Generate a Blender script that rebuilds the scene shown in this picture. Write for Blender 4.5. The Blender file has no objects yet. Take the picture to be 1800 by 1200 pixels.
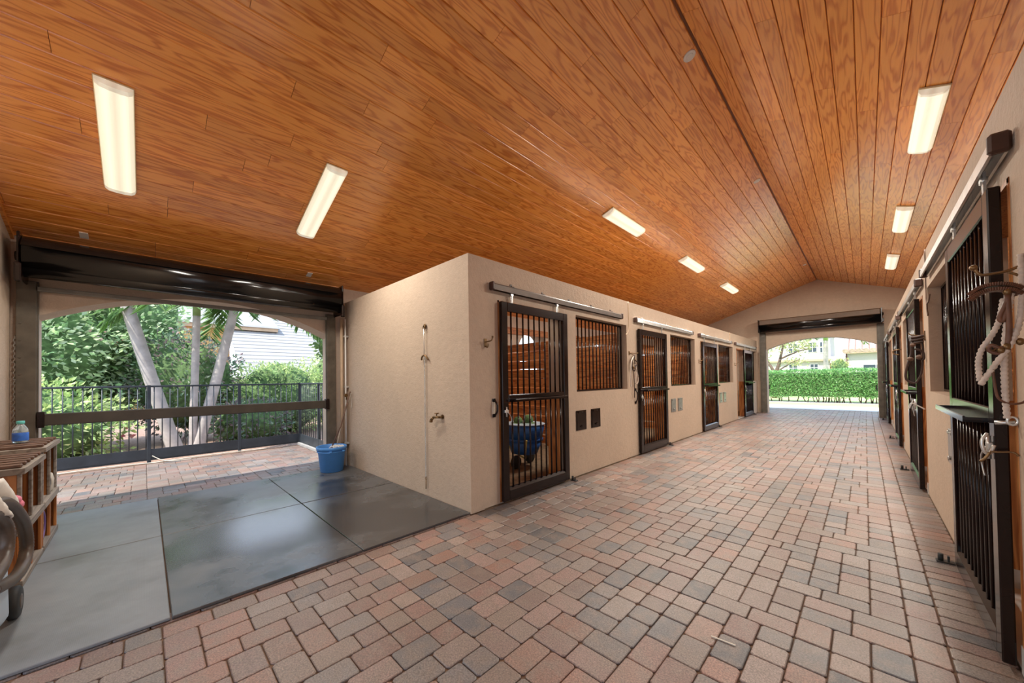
import bpy, bmesh, math, random
import numpy as np
from mathutils import Vector, Matrix

random.seed(7)
RNG = np.random.default_rng(11)
scn = bpy.context.scene
COL = scn.collection
PI = math.pi

# ------------------------------------------------------------------ helpers
class MB:
    """collects shapes, then links them as one mesh object"""
    def __init__(s):
        s.v = []; s.f = []; s.c = []; s.sm = []
    def add(s, verts, faces, col=None, smooth=False):
        o = len(s.v)
        s.v.extend([tuple(p) for p in verts])
        for f in faces:
            s.f.append(tuple(i + o for i in f)); s.c.append(col); s.sm.append(smooth)
        return s
    def hexa(s, p, col=None):
        # p: 8 corners, 0-3 bottom loop, 4-7 top loop
        return s.add(p, [(3, 2, 1, 0), (4, 5, 6, 7), (0, 1, 5, 4), (1, 2, 6, 5), (2, 3, 7, 6), (3, 0, 4, 7)], col)
    def box(s, x0, y0, z0, x1, y1, z1, bev=0.0, col=None):
        x0, x1 = min(x0, x1), max(x0, x1); y0, y1 = min(y0, y1), max(y0, y1); z0, z1 = min(z0, z1), max(z0, z1)
        return s.obox(Vector(((x0+x1)/2, (y0+y1)/2, (z0+z1)/2)), Vector((1, 0, 0)), Vector((0, 1, 0)), Vector((0, 0, 1)),
                      (x1-x0)/2, (y1-y0)/2, (z1-z0)/2, bev, col)
    def obox(s, c, ax, ay, az, hx, hy, hz, bev=0.0, col=None):
        c = Vector(c)
        if bev <= 0:
            P = [c + ax*(sx*hx) + ay*(sy*hy) + az*(sz*hz) for sz in (-1, 1) for sx, sy in ((-1, -1), (1, -1), (1, 1), (-1, 1))]
            return s.hexa(P, col)
        b = min(bev, hx*.95, hy*.95, hz*.95)
        h = (hx, hy, hz); A = (ax, ay, az)
        idx = {}; verts = []
        for sx in (-1, 1):
            for sy in (-1, 1):
                for sz in (-1, 1):
                    for k in range(3):
                        q = [sx*hx, sy*hy, sz*hz]
                        sg = (sx, sy, sz)
                        for j in range(3):
                            if j != k: q[j] -= sg[j]*b
                        idx[(sx, sy, sz, k)] = len(verts)
                        verts.append(c + ax*q[0] + ay*q[1] + az*q[2])
        F = []
        for k in range(3):
            i, j = [(1, 2), (2, 0), (0, 1)][k]
            for sg in (-1, 1):
                loop = []
                for a, b2 in ((-1, -1), (1, -1), (1, 1), (-1, 1)):
                    t = [0, 0, 0]; t[k] = sg; t[i] = a; t[j] = b2
                    loop.append(idx[(t[0], t[1], t[2], k)])
                F.append(tuple(loop if sg > 0 else loop[::-1]))
        for k in range(3):   # edges along axis k
            i, j = [(1, 2), (2, 0), (0, 1)][k]
            for a in (-1, 1):
                for b2 in (-1, 1):
                    t0 = [0, 0, 0]; t1 = [0, 0, 0]
                    t0[k] = -1; t1[k] = 1
                    t0[i] = t1[i] = a; t0[j] = t1[j] = b2
                    q = [idx[(*t0, i)], idx[(*t1, i)], idx[(*t1, j)], idx[(*t0, j)]]
                    F.append(tuple(q if a*b2 < 0 else q[::-1]))
        for sx in (-1, 1):
            for sy in (-1, 1):
                for sz in (-1, 1):
                    t = [idx[(sx, sy, sz, k)] for k in range(3)]
                    F.append(tuple(t if sx*sy*sz > 0 else t[::-1]))
        return s.add(verts, F, col)
    def bar(s, p0, p1, w, h, bev=0.0, up=(0, 0, 1), col=None):
        p0, p1 = Vector(p0), Vector(p1); d = (p1 - p0); L = d.length; d.normalize()
        u = Vector(up)
        if abs(d.dot(u)) > .98: u = Vector((1, 0, 0))
        sd = d.cross(u).normalized(); u2 = sd.cross(d).normalized()
        return s.obox((p0 + p1)/2, d, sd, u2, L/2, w/2, h/2, bev, col)
    def tube(s, pts, r, n=8, closed=False, cap=True, smooth=True, col=None):
        pts = [Vector(p) for p in pts]
        m = len(pts)
        rr = r if isinstance(r, (list, tuple)) else [r]*m
        V = []; F = []
        prev = None
        for i, p in enumerate(pts):
            if closed: t = pts[(i+1) % m] - pts[i-1]
            else: t = pts[min(i+1, m-1)] - pts[max(i-1, 0)]
            if t.length < 1e-9: t = Vector((0, 0, 1))
            t.normalize()
            if prev is None:
                a = Vector((0, 0, 1)) if abs(t.z) < .9 else Vector((1, 0, 0))
                u = t.cross(a).normalized()
            else:
                u = (prev - t*prev.dot(t))
                if u.length < 1e-6: u = t.orthogonal()
                u.normalize()
            prev = u; w = t.cross(u)
            for k in range(n):
                a = 2*PI*k/n
                V.append(p + (u*math.cos(a) + w*math.sin(a))*rr[i])
        for i in range(m if closed else m-1):
            j = (i+1) % m
            for k in range(n):
                k2 = (k+1) % n
                F.append((i*n+k, i*n+k2, j*n+k2, j*n+k))
        s.add(V, F, col, smooth)
        if cap and not closed:
            o = len(s.v) - len(V)
            s.f.append(tuple(o + k for k in range(n))[::-1]); s.c.append(col); s.sm.append(False)
            s.f.append(tuple(o + (m-1)*n + k for k in range(n))); s.c.append(col); s.sm.append(False)
        return s
    def cyl(s, p0, p1, r, n=16, r2=None, col=None, smooth=True):
        return s.tube([p0, p1], [r, r if r2 is None else r2], n, col=col, smooth=smooth)
    def lathe(s, prof, c=(0, 0, 0), n=24, sx=1, sy=1, smooth=True, axis='z', col=None, cap=True):
        V = []; F = []; m = len(prof)
        for r, z in prof:
            for k in range(n):
                a = 2*PI*k/n
                x, y = r*math.cos(a)*sx, r*math.sin(a)*sy
                if axis == 'z': V.append((c[0]+x, c[1]+y, c[2]+z))
                elif axis == 'y': V.append((c[0]+x, c[1]+z, c[2]-y))
                else: V.append((c[0]+z, c[1]+x, c[2]+y))
        for i in range(m-1):
            for k in range(n):
                k2 = (k+1) % n
                F.append((i*n+k, i*n+k2, (i+1)*n+k2, (i+1)*n+k))
        s.add(V, F, col, smooth)
        if cap:
            o = len(s.v) - len(V)
            if prof[0][0] > 1e-5: s.f.append(tuple(o+k for k in range(n))[::-1]); s.c.append(col); s.sm.append(False)
            if prof[-1][0] > 1e-5: s.f.append(tuple(o+(m-1)*n+k for k in range(n))); s.c.append(col); s.sm.append(False)
        return s
    def prism(s, poly, axis, a, b, col=None):
        """poly: 2d points; axis 'x': (y,z), 'y': (x,z), 'z': (x,y)"""
        n = len(poly)
        def P(p, t):
            return {'x': (t, p[0], p[1]), 'y': (p[0], t, p[1]), 'z': (p[0], p[1], t)}[axis]
        V = [P(p, a) for p in poly] + [P(p, b) for p in poly]
        F = [tuple(range(n))[::-1], tuple(range(n, 2*n))] + [(i, (i+1) % n, n+(i+1) % n, n+i) for i in range(n)]
        return s.add(V, F, col)
    def ball(s, c, r, n=10, m=7, sz=1, col=None):
        prof = [(max(1e-6, r*math.sin(PI*i/m)), -r*sz*math.cos(PI*i/m)) for i in range(m+1)]
        return s.lathe(prof, c, n, col=col, cap=False)
    def build(s, name, mat, parent=None, fix=True, world=True):
        me = bpy.data.meshes.new(name)
        me.from_pydata(s.v, [], s.f)
        if fix:
            bm = bmesh.new(); bm.from_mesh(me)
            bmesh.ops.recalc_face_normals(bm, faces=bm.faces)
            bm.to_mesh(me); bm.free()
        me.polygons.foreach_set('use_smooth', s.sm)
        if any(c is not None for c in s.c):
            at = me.attributes.new('col', 'FLOAT_COLOR', 'FACE')
            at.data.foreach_set('color', np.array([(*(c or (.5, .5, .5)), 1)[:4] for c in s.c], 'f').ravel())
        me.materials.append(mat)
        o = bpy.data.objects.new(name, me); COL.objects.link(o)
        if parent is not None:
            o.parent = parent
            if world:
                r = parent
                while r.parent: r = r.parent
                if parent is r: o.location = -Vector(r.location)
        return o

def tag(o, label, cat, group=None):
    o['label'] = label; o['category'] = cat
    if group: o['group'] = group
    return o
def thing(name, label, cat, loc=(0, 0, 0), group=None):
    o = bpy.data.objects.new(name, None); o.empty_display_size = .1
    COL.objects.link(o); o.location = loc
    return tag(o, label, cat, group)
def struct(o):
    o['kind'] = 'structure'; return o
def copy_tree(src, loc, label):
    r = src.copy(); COL.objects.link(r); r.location = loc; r['label'] = label
    def rec(a, b):
        for ch in list(a.children):
            if ch is b: continue
            c = ch.copy(); COL.objects.link(c); c.parent = b
            rec(ch, c)
    rec(src, r)
    return r
def smooth_path(pts, k=6, closed=False):
    P = [Vector(p) for p in pts]; n = len(P); out = []
    rng = range(n) if closed else range(n-1)
    for i in rng:
        if closed: a, b, c, d = P[i-1], P[i], P[(i+1) % n], P[(i+2) % n]
        else: a, b, c, d = P[max(i-1, 0)], P[i], P[i+1], P[min(i+2, n-1)]
        for j in range(k):
            t = j/k
            out.append(.5*((2*b) + (c-a)*t + (2*a-5*b+4*c-d)*t*t + (3*b-a-3*c+d)*t**3))
    if not closed: out.append(P[-1])
    return out

# ------------------------------------------------------------------ materials
def new_mat(name):
    m = bpy.data.materials.new(name); m.use_nodes = True
    nt = m.node_tree; nt.nodes.clear()
    out = nt.nodes.new('ShaderNodeOutputMaterial')
    b = nt.nodes.new('ShaderNodeBsdfPrincipled')
    nt.links.new(b.outputs[0], out.inputs[0])
    return m, nt, b, out
def N(nt, t, **kw):
    n = nt.nodes.new(t)
    for k, v in kw.items(): setattr(n, k, v)
    return n
def noise(nt, vec, scale, detail=3, rough=.5, dist=0):
    n = N(nt, 'ShaderNodeTexNoise')
    n.inputs['Scale'].default_value = scale; n.inputs['Detail'].default_value = detail
    n.inputs['Roughness'].default_value = rough; n.inputs['Distortion'].default_value = dist
    if vec is not None: nt.links.new(vec, n.inputs['Vector'])
    return n
def ramp(nt, fac, stops):
    r = N(nt, 'ShaderNodeValToRGB')
    e = r.color_ramp.elements
    while len(e) < len(stops): e.new(.5)
    for i, (p, c) in enumerate(stops):
        e[i].position = p; e[i].color = (*c, 1) if len(c) == 3 else c
    nt.links.new(fac, r.inputs[0])
    return r
def mixc(nt, fac, a, b, mode='MIX'):
    m = N(nt, 'ShaderNodeMix', data_type='RGBA', blend_type=mode)
    for s, v in ((m.inputs[0], fac), (m.inputs[6], a), (m.inputs[7], b)):
        if hasattr(v, 'is_output'): nt.links.new(v, s)
        elif isinstance(v, (int, float)): s.default_value = v
        else: s.default_value = (*v, 1)
    return m.outputs[2]
def math_n(nt, op, a, b=None):
    m = N(nt, 'ShaderNodeMath', operation=op)
    for i, v in enumerate((a, b)):
        if v is None: continue
        if hasattr(v, 'is_output'): nt.links.new(v, m.inputs[i])
        else: m.inputs[i].default_value = v
    return m.outputs[0]
def bump(nt, b, h, strength=.3, dist=.01):
    n = N(nt, 'ShaderNodeBump'); n.inputs['Strength'].default_value = strength; n.inputs['Distance'].default_value = dist
    nt.links.new(h, n.inputs['Height']); nt.links.new(n.outputs[0], b.inputs['Normal'])
def pos(nt):
    return N(nt, 'ShaderNodeNewGeometry').outputs['Position']
def objc(nt):
    return N(nt, 'ShaderNodeTexCoord').outputs['Object']
def vscale(nt, vec, s):
    m = N(nt, 'ShaderNodeMapping'); m.inputs['Scale'].default_value = s
    nt.links.new(vec, m.inputs['Vector']); return m.outputs[0]

def simple(name, col, rough=.5, metal=0, var=.12, scale=8, bstr=0, bscale=60, spec=None, coat=0):
    m, nt, b, o = new_mat(name)
    c = objc(nt)
    n = noise(nt, c, scale, 4)
    d = tuple(x*(1-var) for x in col); l = tuple(min(1, x*(1+var)) for x in col)
    r = ramp(nt, n.outputs[0], [(.3, d), (.7, l)])
    nt.links.new(r.outputs[0], b.inputs['Base Color'])
    b.inputs['Roughness'].default_value = rough; b.inputs['Metallic'].default_value = metal
    if spec is not None: b.inputs['Specular IOR Level'].default_value = spec
    if coat: b.inputs['Coat Weight'].default_value = coat; b.inputs['Coat Roughness'].default_value = .1
    if bstr:
        n2 = noise(nt, c, bscale, 4); bump(nt, b, n2.outputs[0], bstr, .004)
    return m

def mk_stucco(name, col, dirt=.10):
    m, nt, b, o = new_mat(name)
    p = pos(nt)
    n1 = noise(nt, p, 1.3, 4, .6); n2 = noise(nt, p, 14, 3)
    r = ramp(nt, n1.outputs[0], [(.3, tuple(x*(1-dirt) for x in col)), (.75, tuple(min(1, x*(1+dirt*.6)) for x in col))])
    c = mixc(nt, .25, r.outputs[0], ramp(nt, n2.outputs[0], [(.35, tuple(x*.85 for x in col)), (.7, tuple(min(1, x*1.1) for x in col))]).outputs[0])
    nt.links.new(c, b.inputs['Base Color'])
    b.inputs['Roughness'].default_value = .75
    b.inputs['Specular IOR Level'].default_value = .25
    n3 = noise(nt, p, 55, 5, .6); n4 = noise(nt, p, 18, 2)
    h = math_n(nt, 'ADD', n3.outputs[0], n4.outputs[0])
    bump(nt, b, h, .6, .008)
    return m

def mk_boards(name, lightc, darkc, axis, rough=.36, freq=16.0, spec=.5, gpow=1.7, cross=5.2, along=.42):
    """varnished pine: contour lines of a long noise make the cathedral grain; per-board attribute shifts it"""
    m, nt, b, o = new_mat(name)
    p = pos(nt)
    at = N(nt, 'ShaderNodeAttribute'); at.attribute_name = 'col'
    off = N(nt, 'ShaderNodeVectorMath', operation='SCALE'); nt.links.new(at.outputs['Vector'], off.inputs[0]); off.inputs['Scale'].default_value = 37.0
    sc = {'y': (cross, along, cross), 'x': (along, cross, cross), 'z': (cross, cross, along)}[axis]
    v = vscale(nt, p, sc)
    ad = N(nt, 'ShaderNodeVectorMath', operation='ADD'); nt.links.new(v, ad.inputs[0]); nt.links.new(off.outputs[0], ad.inputs[1])
    n1 = noise(nt, ad.outputs[0], 1.0, 2.5, .55, .15)
    s = math_n(nt, 'SINE', math_n(nt, 'MULTIPLY', n1.outputs[0], freq*2*PI))
    s = math_n(nt, 'ADD', math_n(nt, 'MULTIPLY', s, .5), .5)
    s = math_n(nt, 'POWER', s, gpow)
    fs = {'y': (120, 3, 120), 'x': (3, 120, 120), 'z': (120, 120, 3)}[axis]
    nf = noise(nt, vscale(nt, p, fs), 1, 3)
    s2 = math_n(nt, 'ADD', math_n(nt, 'MULTIPLY', s, .75), math_n(nt, 'MULTIPLY', math_n(nt, 'SUBTRACT', nf.outputs[0], .5), .7))
    g = ramp(nt, s2, [(.0, lightc), (.85, darkc)])
    sep = N(nt, 'ShaderNodeSeparateColor'); nt.links.new(at.outputs['Color'], sep.inputs[0])
    tint = ramp(nt, sep.outputs[0], [(0, (.88, .85, .80)), (.5, (1.0, 1.0, 1.0)), (1, (1.10, 1.07, 1.02))])
    c = mixc(nt, 1.0, g.outputs[0], tint.outputs[0], 'MULTIPLY')
    nt.links.new(c, b.inputs['Base Color'])
    b.inputs['Roughness'].default_value = rough
    b.inputs['Specular IOR Level'].default_value = spec
    bump(nt, b, math_n(nt, 'ADD', s2, nf.outputs[0]), .08, .003)
    return m

def mk_paver():
    m, nt, b, o = new_mat('paver')
    p = pos(nt)
    at = N(nt, 'ShaderNodeAttribute'); at.attribute_name = 'col'
    n1 = noise(nt, p, 9, 3, .6)
    c1 = mixc(nt, ramp(nt, n1.outputs[0], [(.42, (0, 0, 0)), (.68, (.75, .75, .75))]).outputs[0], at.outputs['Color'], (.205, .165, .14))
    n2 = noise(nt, p, 120, 3, .75)
    c2 = mixc(nt, .75, c1, ramp(nt, n2.outputs[0], [(.30, (.38, .36, .35)), (.5, (1, 1, 1)), (.72, (1.9, 1.85, 1.8))]).outputs[0], 'MULTIPLY')
    n5 = noise(nt, p, .55, 3)
    c3 = mixc(nt, 1.0, c2, ramp(nt, n5.outputs[0], [(.3, (.86, .84, .80)), (.7, (1.08, 1.06, 1.05))]).outputs[0], 'MULTIPLY')
    nt.links.new(c3, b.inputs['Base Color'])
    r = ramp(nt, noise(nt, p, 1.1, 3).outputs[0], [(.35, (.34, .34, .34)), (.65, (.52, .52, .52))])
    nt.links.new(r.outputs[0], b.inputs['Roughness'])
    b.inputs['Specular IOR Level'].default_value = .55
    n3 = noise(nt, p, 120, 4, .65)
    n4 = noise(nt, p, 26, 3)
    bump(nt, b, math_n(nt, 'ADD', n3.outputs[0], n4.outputs[0]), .5, .004)
    return m

def mk_rubber(name, d0, d1, wetter):
    m, nt, b, o = new_mat(name)
    p = pos(nt)
    wet = noise(nt, p, .95, 4, .6)
    sub = N(nt, 'ShaderNodeVectorMath', operation='DISTANCE')
    nt.links.new(p, sub.inputs[0]); sub.inputs[1].default_value = (-1.05, -1.25, .02)
    fall = ramp(nt, math_n(nt, 'DIVIDE', sub.outputs['Value'], 2.2), [(.15, (.28, .28, .28)), (.85, (-.0, 0, 0))])
    w = math_n(nt, 'ADD', wet.outputs[0], fall.outputs[0])
    wm = ramp(nt, w, [(.42, (0, 0, 0)), (.66, (1, 1, 1))] if wetter else [(.85, (0, 0, 0)), (1, (1, 1, 1))])
    n2 = noise(nt, p, 3.2, 5, .65)
    dry = ramp(nt, n2.outputs[0], [(.3, d0), (.7, d1)])
    c = mixc(nt, wm.outputs[0], dry.outputs[0], (.048, .049, .052))
    stain = ramp(nt, noise(nt, p, 1.9, 4).outputs[0], [(.52, (1, 1, 1)), (.72, (.70, .67, .62))])
    c = mixc(nt, 1.0, c, stain.outputs[0], 'MULTIPLY')
    nt.links.new(c, b.inputs['Base Color'])
    rr = ramp(nt, wm.outputs[0], [(0, (.46, .46, .46)), (1, (.15, .15, .15))])
    nt.links.new(rr.outputs[0], b.inputs['Roughness'])
    b.inputs['Specular IOR Level'].default_value = .9 if wetter else .5
    n3 = noise(nt, p, 140, 2)
    wv = N(nt, 'ShaderNodeTexWave'); wv.inputs['Scale'].default_value = 38; wv.bands_direction = 'Y'
    nt.links.new(p, wv.inputs['Vector'])
    bump(nt, b, math_n(nt, 'ADD', n3.outputs[0], math_n(nt, 'MULTIPLY', wv.outputs['Fac'], .35)), .16, .002)
    return m

def mk_leaf(name, trans=.4, rough=.45):
    m, nt, b, o = new_mat(name)
    at = N(nt, 'ShaderNodeAttribute'); at.attribute_name = 'col'
    nt.links.new(at.outputs['Color'], b.inputs['Base Color']); b.inputs['Roughness'].default_value = rough
    t = N(nt, 'ShaderNodeBsdfTranslucent'); nt.links.new(at.outputs['Color'], t.inputs['Color'])
    mx = N(nt, 'ShaderNodeMixShader'); mx.inputs[0].default_value = trans
    nt.links.new(b.outputs[0], mx.inputs[1]); nt.links.new(t.outputs[0], mx.inputs[2]); nt.links.new(mx.outputs[0], o.inputs[0])
    return m

def mk_glow(name, col, st):
    m, nt, b, o = new_mat(name)
    b.inputs['Base Color'].default_value = (.8, .78, .7, 1); b.inputs['Roughness'].default_value = .4
    # two tubes inside the diffuser: brighter along two lines (object coords, y across the lamp)
    tc = objc(nt); sp = N(nt, 'ShaderNodeSeparateXYZ'); nt.links.new(tc, sp.inputs[0])
    a = math_n(nt, 'ABSOLUTE', sp.outputs['Y'])
    d = math_n(nt, 'ABSOLUTE', math_n(nt, 'SUBTRACT', a, .055))
    r = ramp(nt, math_n(nt, 'DIVIDE', d, .06), [(0, (1.0, 1.0, 1.0)), (1, (.62, .62, .60))])
    e = N(nt, 'ShaderNodeMix', data_type='RGBA', blend_type='MULTIPLY'); e.inputs[0].default_value = 1
    nt.links.new(r.outputs[0], e.inputs[6]); e.inputs[7].default_value = (*col, 1)
    nt.links.new(e.outputs[2], b.inputs['Emission Color']); b.inputs['Emission Strength'].default_value = st
    return m

M = {}
M['stucco'] = mk_stucco('stucco_beige', (.51, .395, .30))
M['stucco_out'] = mk_stucco('stucco_outside', (.53, .42, .335))
M['ceil'] = mk_boards('pine_ceiling', (.86, .365, .078), (.58, .175, .028), 'y', .24, 11.0, 1.0, 2.4, 6.5, .62)
M['board'] = mk_boards('pine_boards', (.50, .19, .055), (.24, .065, .015), 'y', .5, 14)
M['boardx'] = mk_boards('pine_boards_across', (.58, .24, .075), (.30, .085, .02), 'x', .5, 12)
M['boardz'] = mk_boards('pine_boards_upright', (.58, .25, .08), (.30, .09, .02), 'z', .5, 14)
M['oldwood'] = mk_boards('weathered_wood', (.30, .265, .235), (.19, .16, .14), 'x', .7, 10, .3)
M['cabwood'] = mk_boards('orange_plywood', (.52, .21, .06), (.30, .095, .02), 'z', .5, 10)
M['slatwood'] = simple('dark_slat_wood', (.13, .07, .045), .55, 0, .3, 20)
M['paver'] = mk_paver()
M['sand'] = simple('joint_sand', (.13, .075, .045), .9, 0, .3, 5, .3, 200)
M['rubber'] = mk_rubber('rubber_mat', (.105, .107, .108), (.145, .147, .15), True)
M['rubberdry'] = mk_rubber('dry_rubber_mat', (.175, .188, .202), (.222, .237, .252), False)
M['metal'] = simple('dark_bronze_metal', (.012, .0055, .0045), .19, 0, .2, 6, 0, 60, .27)
M['shutter'] = simple('black_gloss_metal', (.005, .0045, .0045), .16, 0, .2, 4, 0, 60, .5)
M['hood'] = simple('tan_shutter_hood', (.11, .062, .033), .5, 0, .15, 4)
M['cap'] = simple('brown_end_cap', (.055, .022, .014), .5, 0, .2, 8)
M['beam'] = simple('dark_olive_metal', (.060, .050, .040), .45, 0, .25, 5)
M['post'] = simple('brown_steel', (.095, .078, .058), .5, 0, .3, 6)
M['track'] = simple('bronze_track', (.065, .040, .027), .45, .3, .25, 5)  # brown tone puts shadow into the colour of the first left track
M['galv'] = simple('galvanised_steel', (.66, .67, .66), .3, .75, .12, 10)
M['greybar'] = simple('grey_bar', (.20, .19, .17), .5, .2, .2, 6)
M['fence'] = simple('black_fence_metal', (.035, .042, .050), .45, 0, .25, 5)
M['blue'] = simple('blue_plastic', (.075, .27, .66), .4, 0, .08, 4)
M['bluedark'] = simple('blue_tub', (.02, .11, .36), .45, 0, .1, 4)
M['lightblue'] = simple('pale_plastic', (.45, .55, .66), .45, 0, .05, 4)
M['white'] = simple('white_plastic', (.78, .77, .73), .5, 0, .04, 6)
M['cream'] = simple('cream_plastic', (.62, .56, .46), .5, 0, .08, 8)
M['lamp_body'] = simple('lamp_housing', (.74, .66, .44), .45, 0, .06, 5)
M['glow'] = mk_glow('lamp_diffuser', (1.0, .93, .70), .62)
M['glowcap'] = mk_glow('lamp_end_lens', (1.0, .93, .72), .30)
M['brass'] = simple('aged_brass', (.20, .12, .055), .4, .8, .3, 20)
M['leather'] = simple('brown_leather', (.13, .055, .03), .5, 0, .3, 20, .2, 200)
M['leatherdark'] = simple('dark_leather', (.045, .022, .016), .5, 0, .3, 20)
M['rope'] = simple('white_rope', (.62, .53, .46), .85, 0, .12, 40, .5, 150)
M['black'] = simple('black_rubber', (.018, .018, .018), .6, 0, .2, 8)
M['hose'] = simple('brown_hose', (.085, .060, .045), .4, 0, .2, 10)
M['copper'] = simple('painted_pipe', (.50, .36, .24), .6, 0, .1, 6)
M['pink'] = simple('pink_cloth', (.70, .22, .32), .8, 0, .1, 20)
M['cloth'] = simple('white_cloth', (.74, .72, .68), .85, 0, .08, 20)
M['purple'] = simple('purple_rim', (.16, .09, .30), .4, 0, .1, 6)
M['yellow'] = simple('yellow_plastic', (.62, .46, .10), .5, 0, .1, 6)
M['concrete'] = simple('concrete', (.52, .50, .47), .8, 0, .12, 3, .3, 120)
M['kerb'] = simple('grey_kerb', (.30, .29, .28), .85, 0, .15, 6)
M['drive'] = simple('pale_concrete', (.58, .56, .53), .85, 0, .08, 2, .2, 80)  # on the strip past the far arch, paleness stands for strong sun
M['mulch'] = simple('pink_mulch', (.30, .19, .14), .95, 0, .4, 25, .6, 60)
M['grass'] = simple('lawn', (.44, .52, .20), .9, 0, .3, 18, .6, 90)
M['trunk'] = simple('palm_bark', (.47, .42, .385), .8, 0, .22, 5, .4, 30)
M['twig'] = simple('shrub_wood', (.16, .11, .08), .9, 0, .3, 20)
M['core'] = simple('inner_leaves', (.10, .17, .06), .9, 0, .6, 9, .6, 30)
M['leaf'] = mk_leaf('leaf')
M['house'] = mk_stucco('white_render', (.48, .46, .44), .05)
M['yellowwall'] = mk_stucco('yellow_render', (.62, .38, .15), .05)
M['tile'] = simple('white_roof_tile', (.30, .295, .29), .7, 0, .06, 3)
M['clay'] = simple('clay_roof_tile', (.52, .38, .33), .8, 0, .25, 6)
M['fascia'] = simple('tan_fascia', (.50, .36, .24), .7, 0, .08, 3)
M['glass'] = simple('dark_window_glass', (.05, .07, .09), .1, 0, .1, 3)
M['shade'] = simple('stall_bedding', (.22, .15, .09), .95, 0, .3, 12, .6, 60)  # brown litter on the stall floors
M['silver'] = simple('scuffed_steel_plate', (.34, .33, .31), .32, .7, .15, 12)  # pale tone puts reflected light into the colour of these hatch plates
M['bottle'] = None
def mk_bottle():
    m, nt, b, o = new_mat('clear_bottle')
    b.inputs['Base Color'].default_value = (.75, .88, .92, 1); b.inputs['Roughness'].default_value = .08
    b.inputs['Transmission Weight'].default_value = .75; b.inputs['IOR'].default_value = 1.33
    return m
M['bottle'] = mk_bottle()
M['labelblue'] = simple('blue_label', (.04, .16, .62), .5, 0, .35, 14)
M['teal'] = simple('teal_cap', (.10, .45, .42), .5, 0, .05, 4)

# ------------------------------------------------------------------ dimensions
HB = 2.94            # stall wall height
YG = 15.10           # far gable inner face
XR, ZR, SL = 1.957, 5.085, 0.3411   # ridge and slope
XW = 3.7208          # right stall wall face
XL = -3.577          # left outer wall inner face
PIT = 3.775          # stall pitch
def zc(x): return ZR - SL*abs(x - XR)

# ------------------------------------------------------------------ floor of tumbled pavers
def torus_tiling(W, H, seed):
    rnd = random.Random(seed)
    g = [[None]*W for _ in range(H)]
    tiles = []
    kinds = [(3, 2), (2, 3), (2, 2)]
    steps = [0]
    def first():
        for y in range(H):
            for x in range(W):
                if g[y][x] is None: return x, y
        return None
    def rec():
        steps[0] += 1
        if steps[0] > 60000: return False
        f = first()
        if f is None: return True
        x, y = f
        ks = kinds[:]
        rnd.shuffle(ks)
        if rnd.random() < .45 and ks[0] == (2, 2): ks.append(ks.pop(0))
        for w, h in ks:
            if h > H or any(g[(y+j) % H][(x+i) % W] is not None for i in range(w) for j in range(h)): continue
            for i in range(w):
                for j in range(h): g[(y+j) % H][(x+i) % W] = len(tiles)
            tiles.append((x, y, w, h))
            if rec(): return True
            tiles.pop()
            for i in range(w):
                for j in range(h): g[(y+j) % H][(x+i) % W] = None
        return False
    import sys
    sys.setrecursionlimit(5000)
    return tiles if rec() else None
TW, TH_ = 14, 16
tiles = None
for sd in range(1, 60):
    tiles = torus_tiling(TW, TH_, sd)
    if tiles: break
if not tiles:
    TW, TH_ = 6, 4
    tiles = [(0, 0, 3, 2), (3, 0, 3, 2), (0, 2, 2, 2), (2, 2, 2, 2), (4, 2, 2, 2)]
U = .079
PAL = [(.31, .19, .165), (.32, .225, .20), (.285, .185, .16), (.245, .215, .205), (.29, .245, .225), (.22, .20, .20), (.325, .25, .215),
       (.33, .215, .175), (.31, .245, .22), (.16, .156, .166), (.26, .19, .17), (.33, .195, .155)]
fl = MB()
def paver(x0, y0, x1, y1, rnd=random):
    g = .0016 + rnd.random()*.0014
    x0 += g; y0 += g; x1 -= g; y1 -= g
    if x1 - x0 < .03 or y1 - y0 < .03: return
    c = .009 + rnd.random()*.007; e = .0055
    z = rnd.uniform(-.0025, .0015)
    col = rnd.choice(PAL); k = rnd.uniform(.60, .84); col = tuple(v*k for v in col)
    def ring(a, cc, zz):
        X0, Y0, X1, Y1 = x0+a, y0+a, x1-a, y1-a
        return [(X0+cc, Y0, zz), (X1-cc, Y0, zz), (X1, Y0+cc, zz), (X1, Y1-cc, zz), (X1-cc, Y1, zz), (X0+cc, Y1, zz), (X0, Y1-cc, zz), (X0, Y0+cc, zz)]
    V = ring(e, c, z) + ring(e*.25, c, z-.0025) + ring(0, c, z-.006) + ring(0, c, -.016)
    F = [tuple(range(8))]
    for L in range(3):
        for i in range(8):
            j = (i+1) % 8
            F.append((L*8+i, (L+1)*8+i, (L+1)*8+j, L*8+j))
    fl.add(V, F, col)
def lay(xa, xb, ya, yb, ox=0, oy=0, skip=None):
    nx0 = math.floor((xa-ox)/(TW*U)) - 1; nx1 = math.ceil((xb-ox)/(TW*U)) + 1
    ny0 = math.floor((ya-oy)/(TH_*U)) - 1; ny1 = math.ceil((yb-oy)/(TH_*U)) + 1
    for i in range(nx0, nx1):
        for j in range(ny0, ny1):
            for x, y, w, h in tiles:
                X0 = ox + (i*TW+x)*U; Y0 = oy + (j*TH_+y)*U; X1 = X0 + w*U; Y1 = Y0 + h*U
                X0c, X1c, Y0c, Y1c = max(X0, xa), min(X1, xb), max(Y0, ya), min(Y1, yb)
                if X1c - X0c < .035 or Y1c - Y0c < .035: continue
                if skip and skip(X0c, Y0c, X1c, Y1c): continue
                paver(X0c, Y0c, X1c, Y1c)
lay(0.0, 3.48, -5.2, YG, 0.02, 0.05)
lay(3.72, 7.3, -5.2, -1.0, 0.02, 0.05)
lay(-3.3, 7.3, YG, 17.9, 0.02, 0.05)
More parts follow.
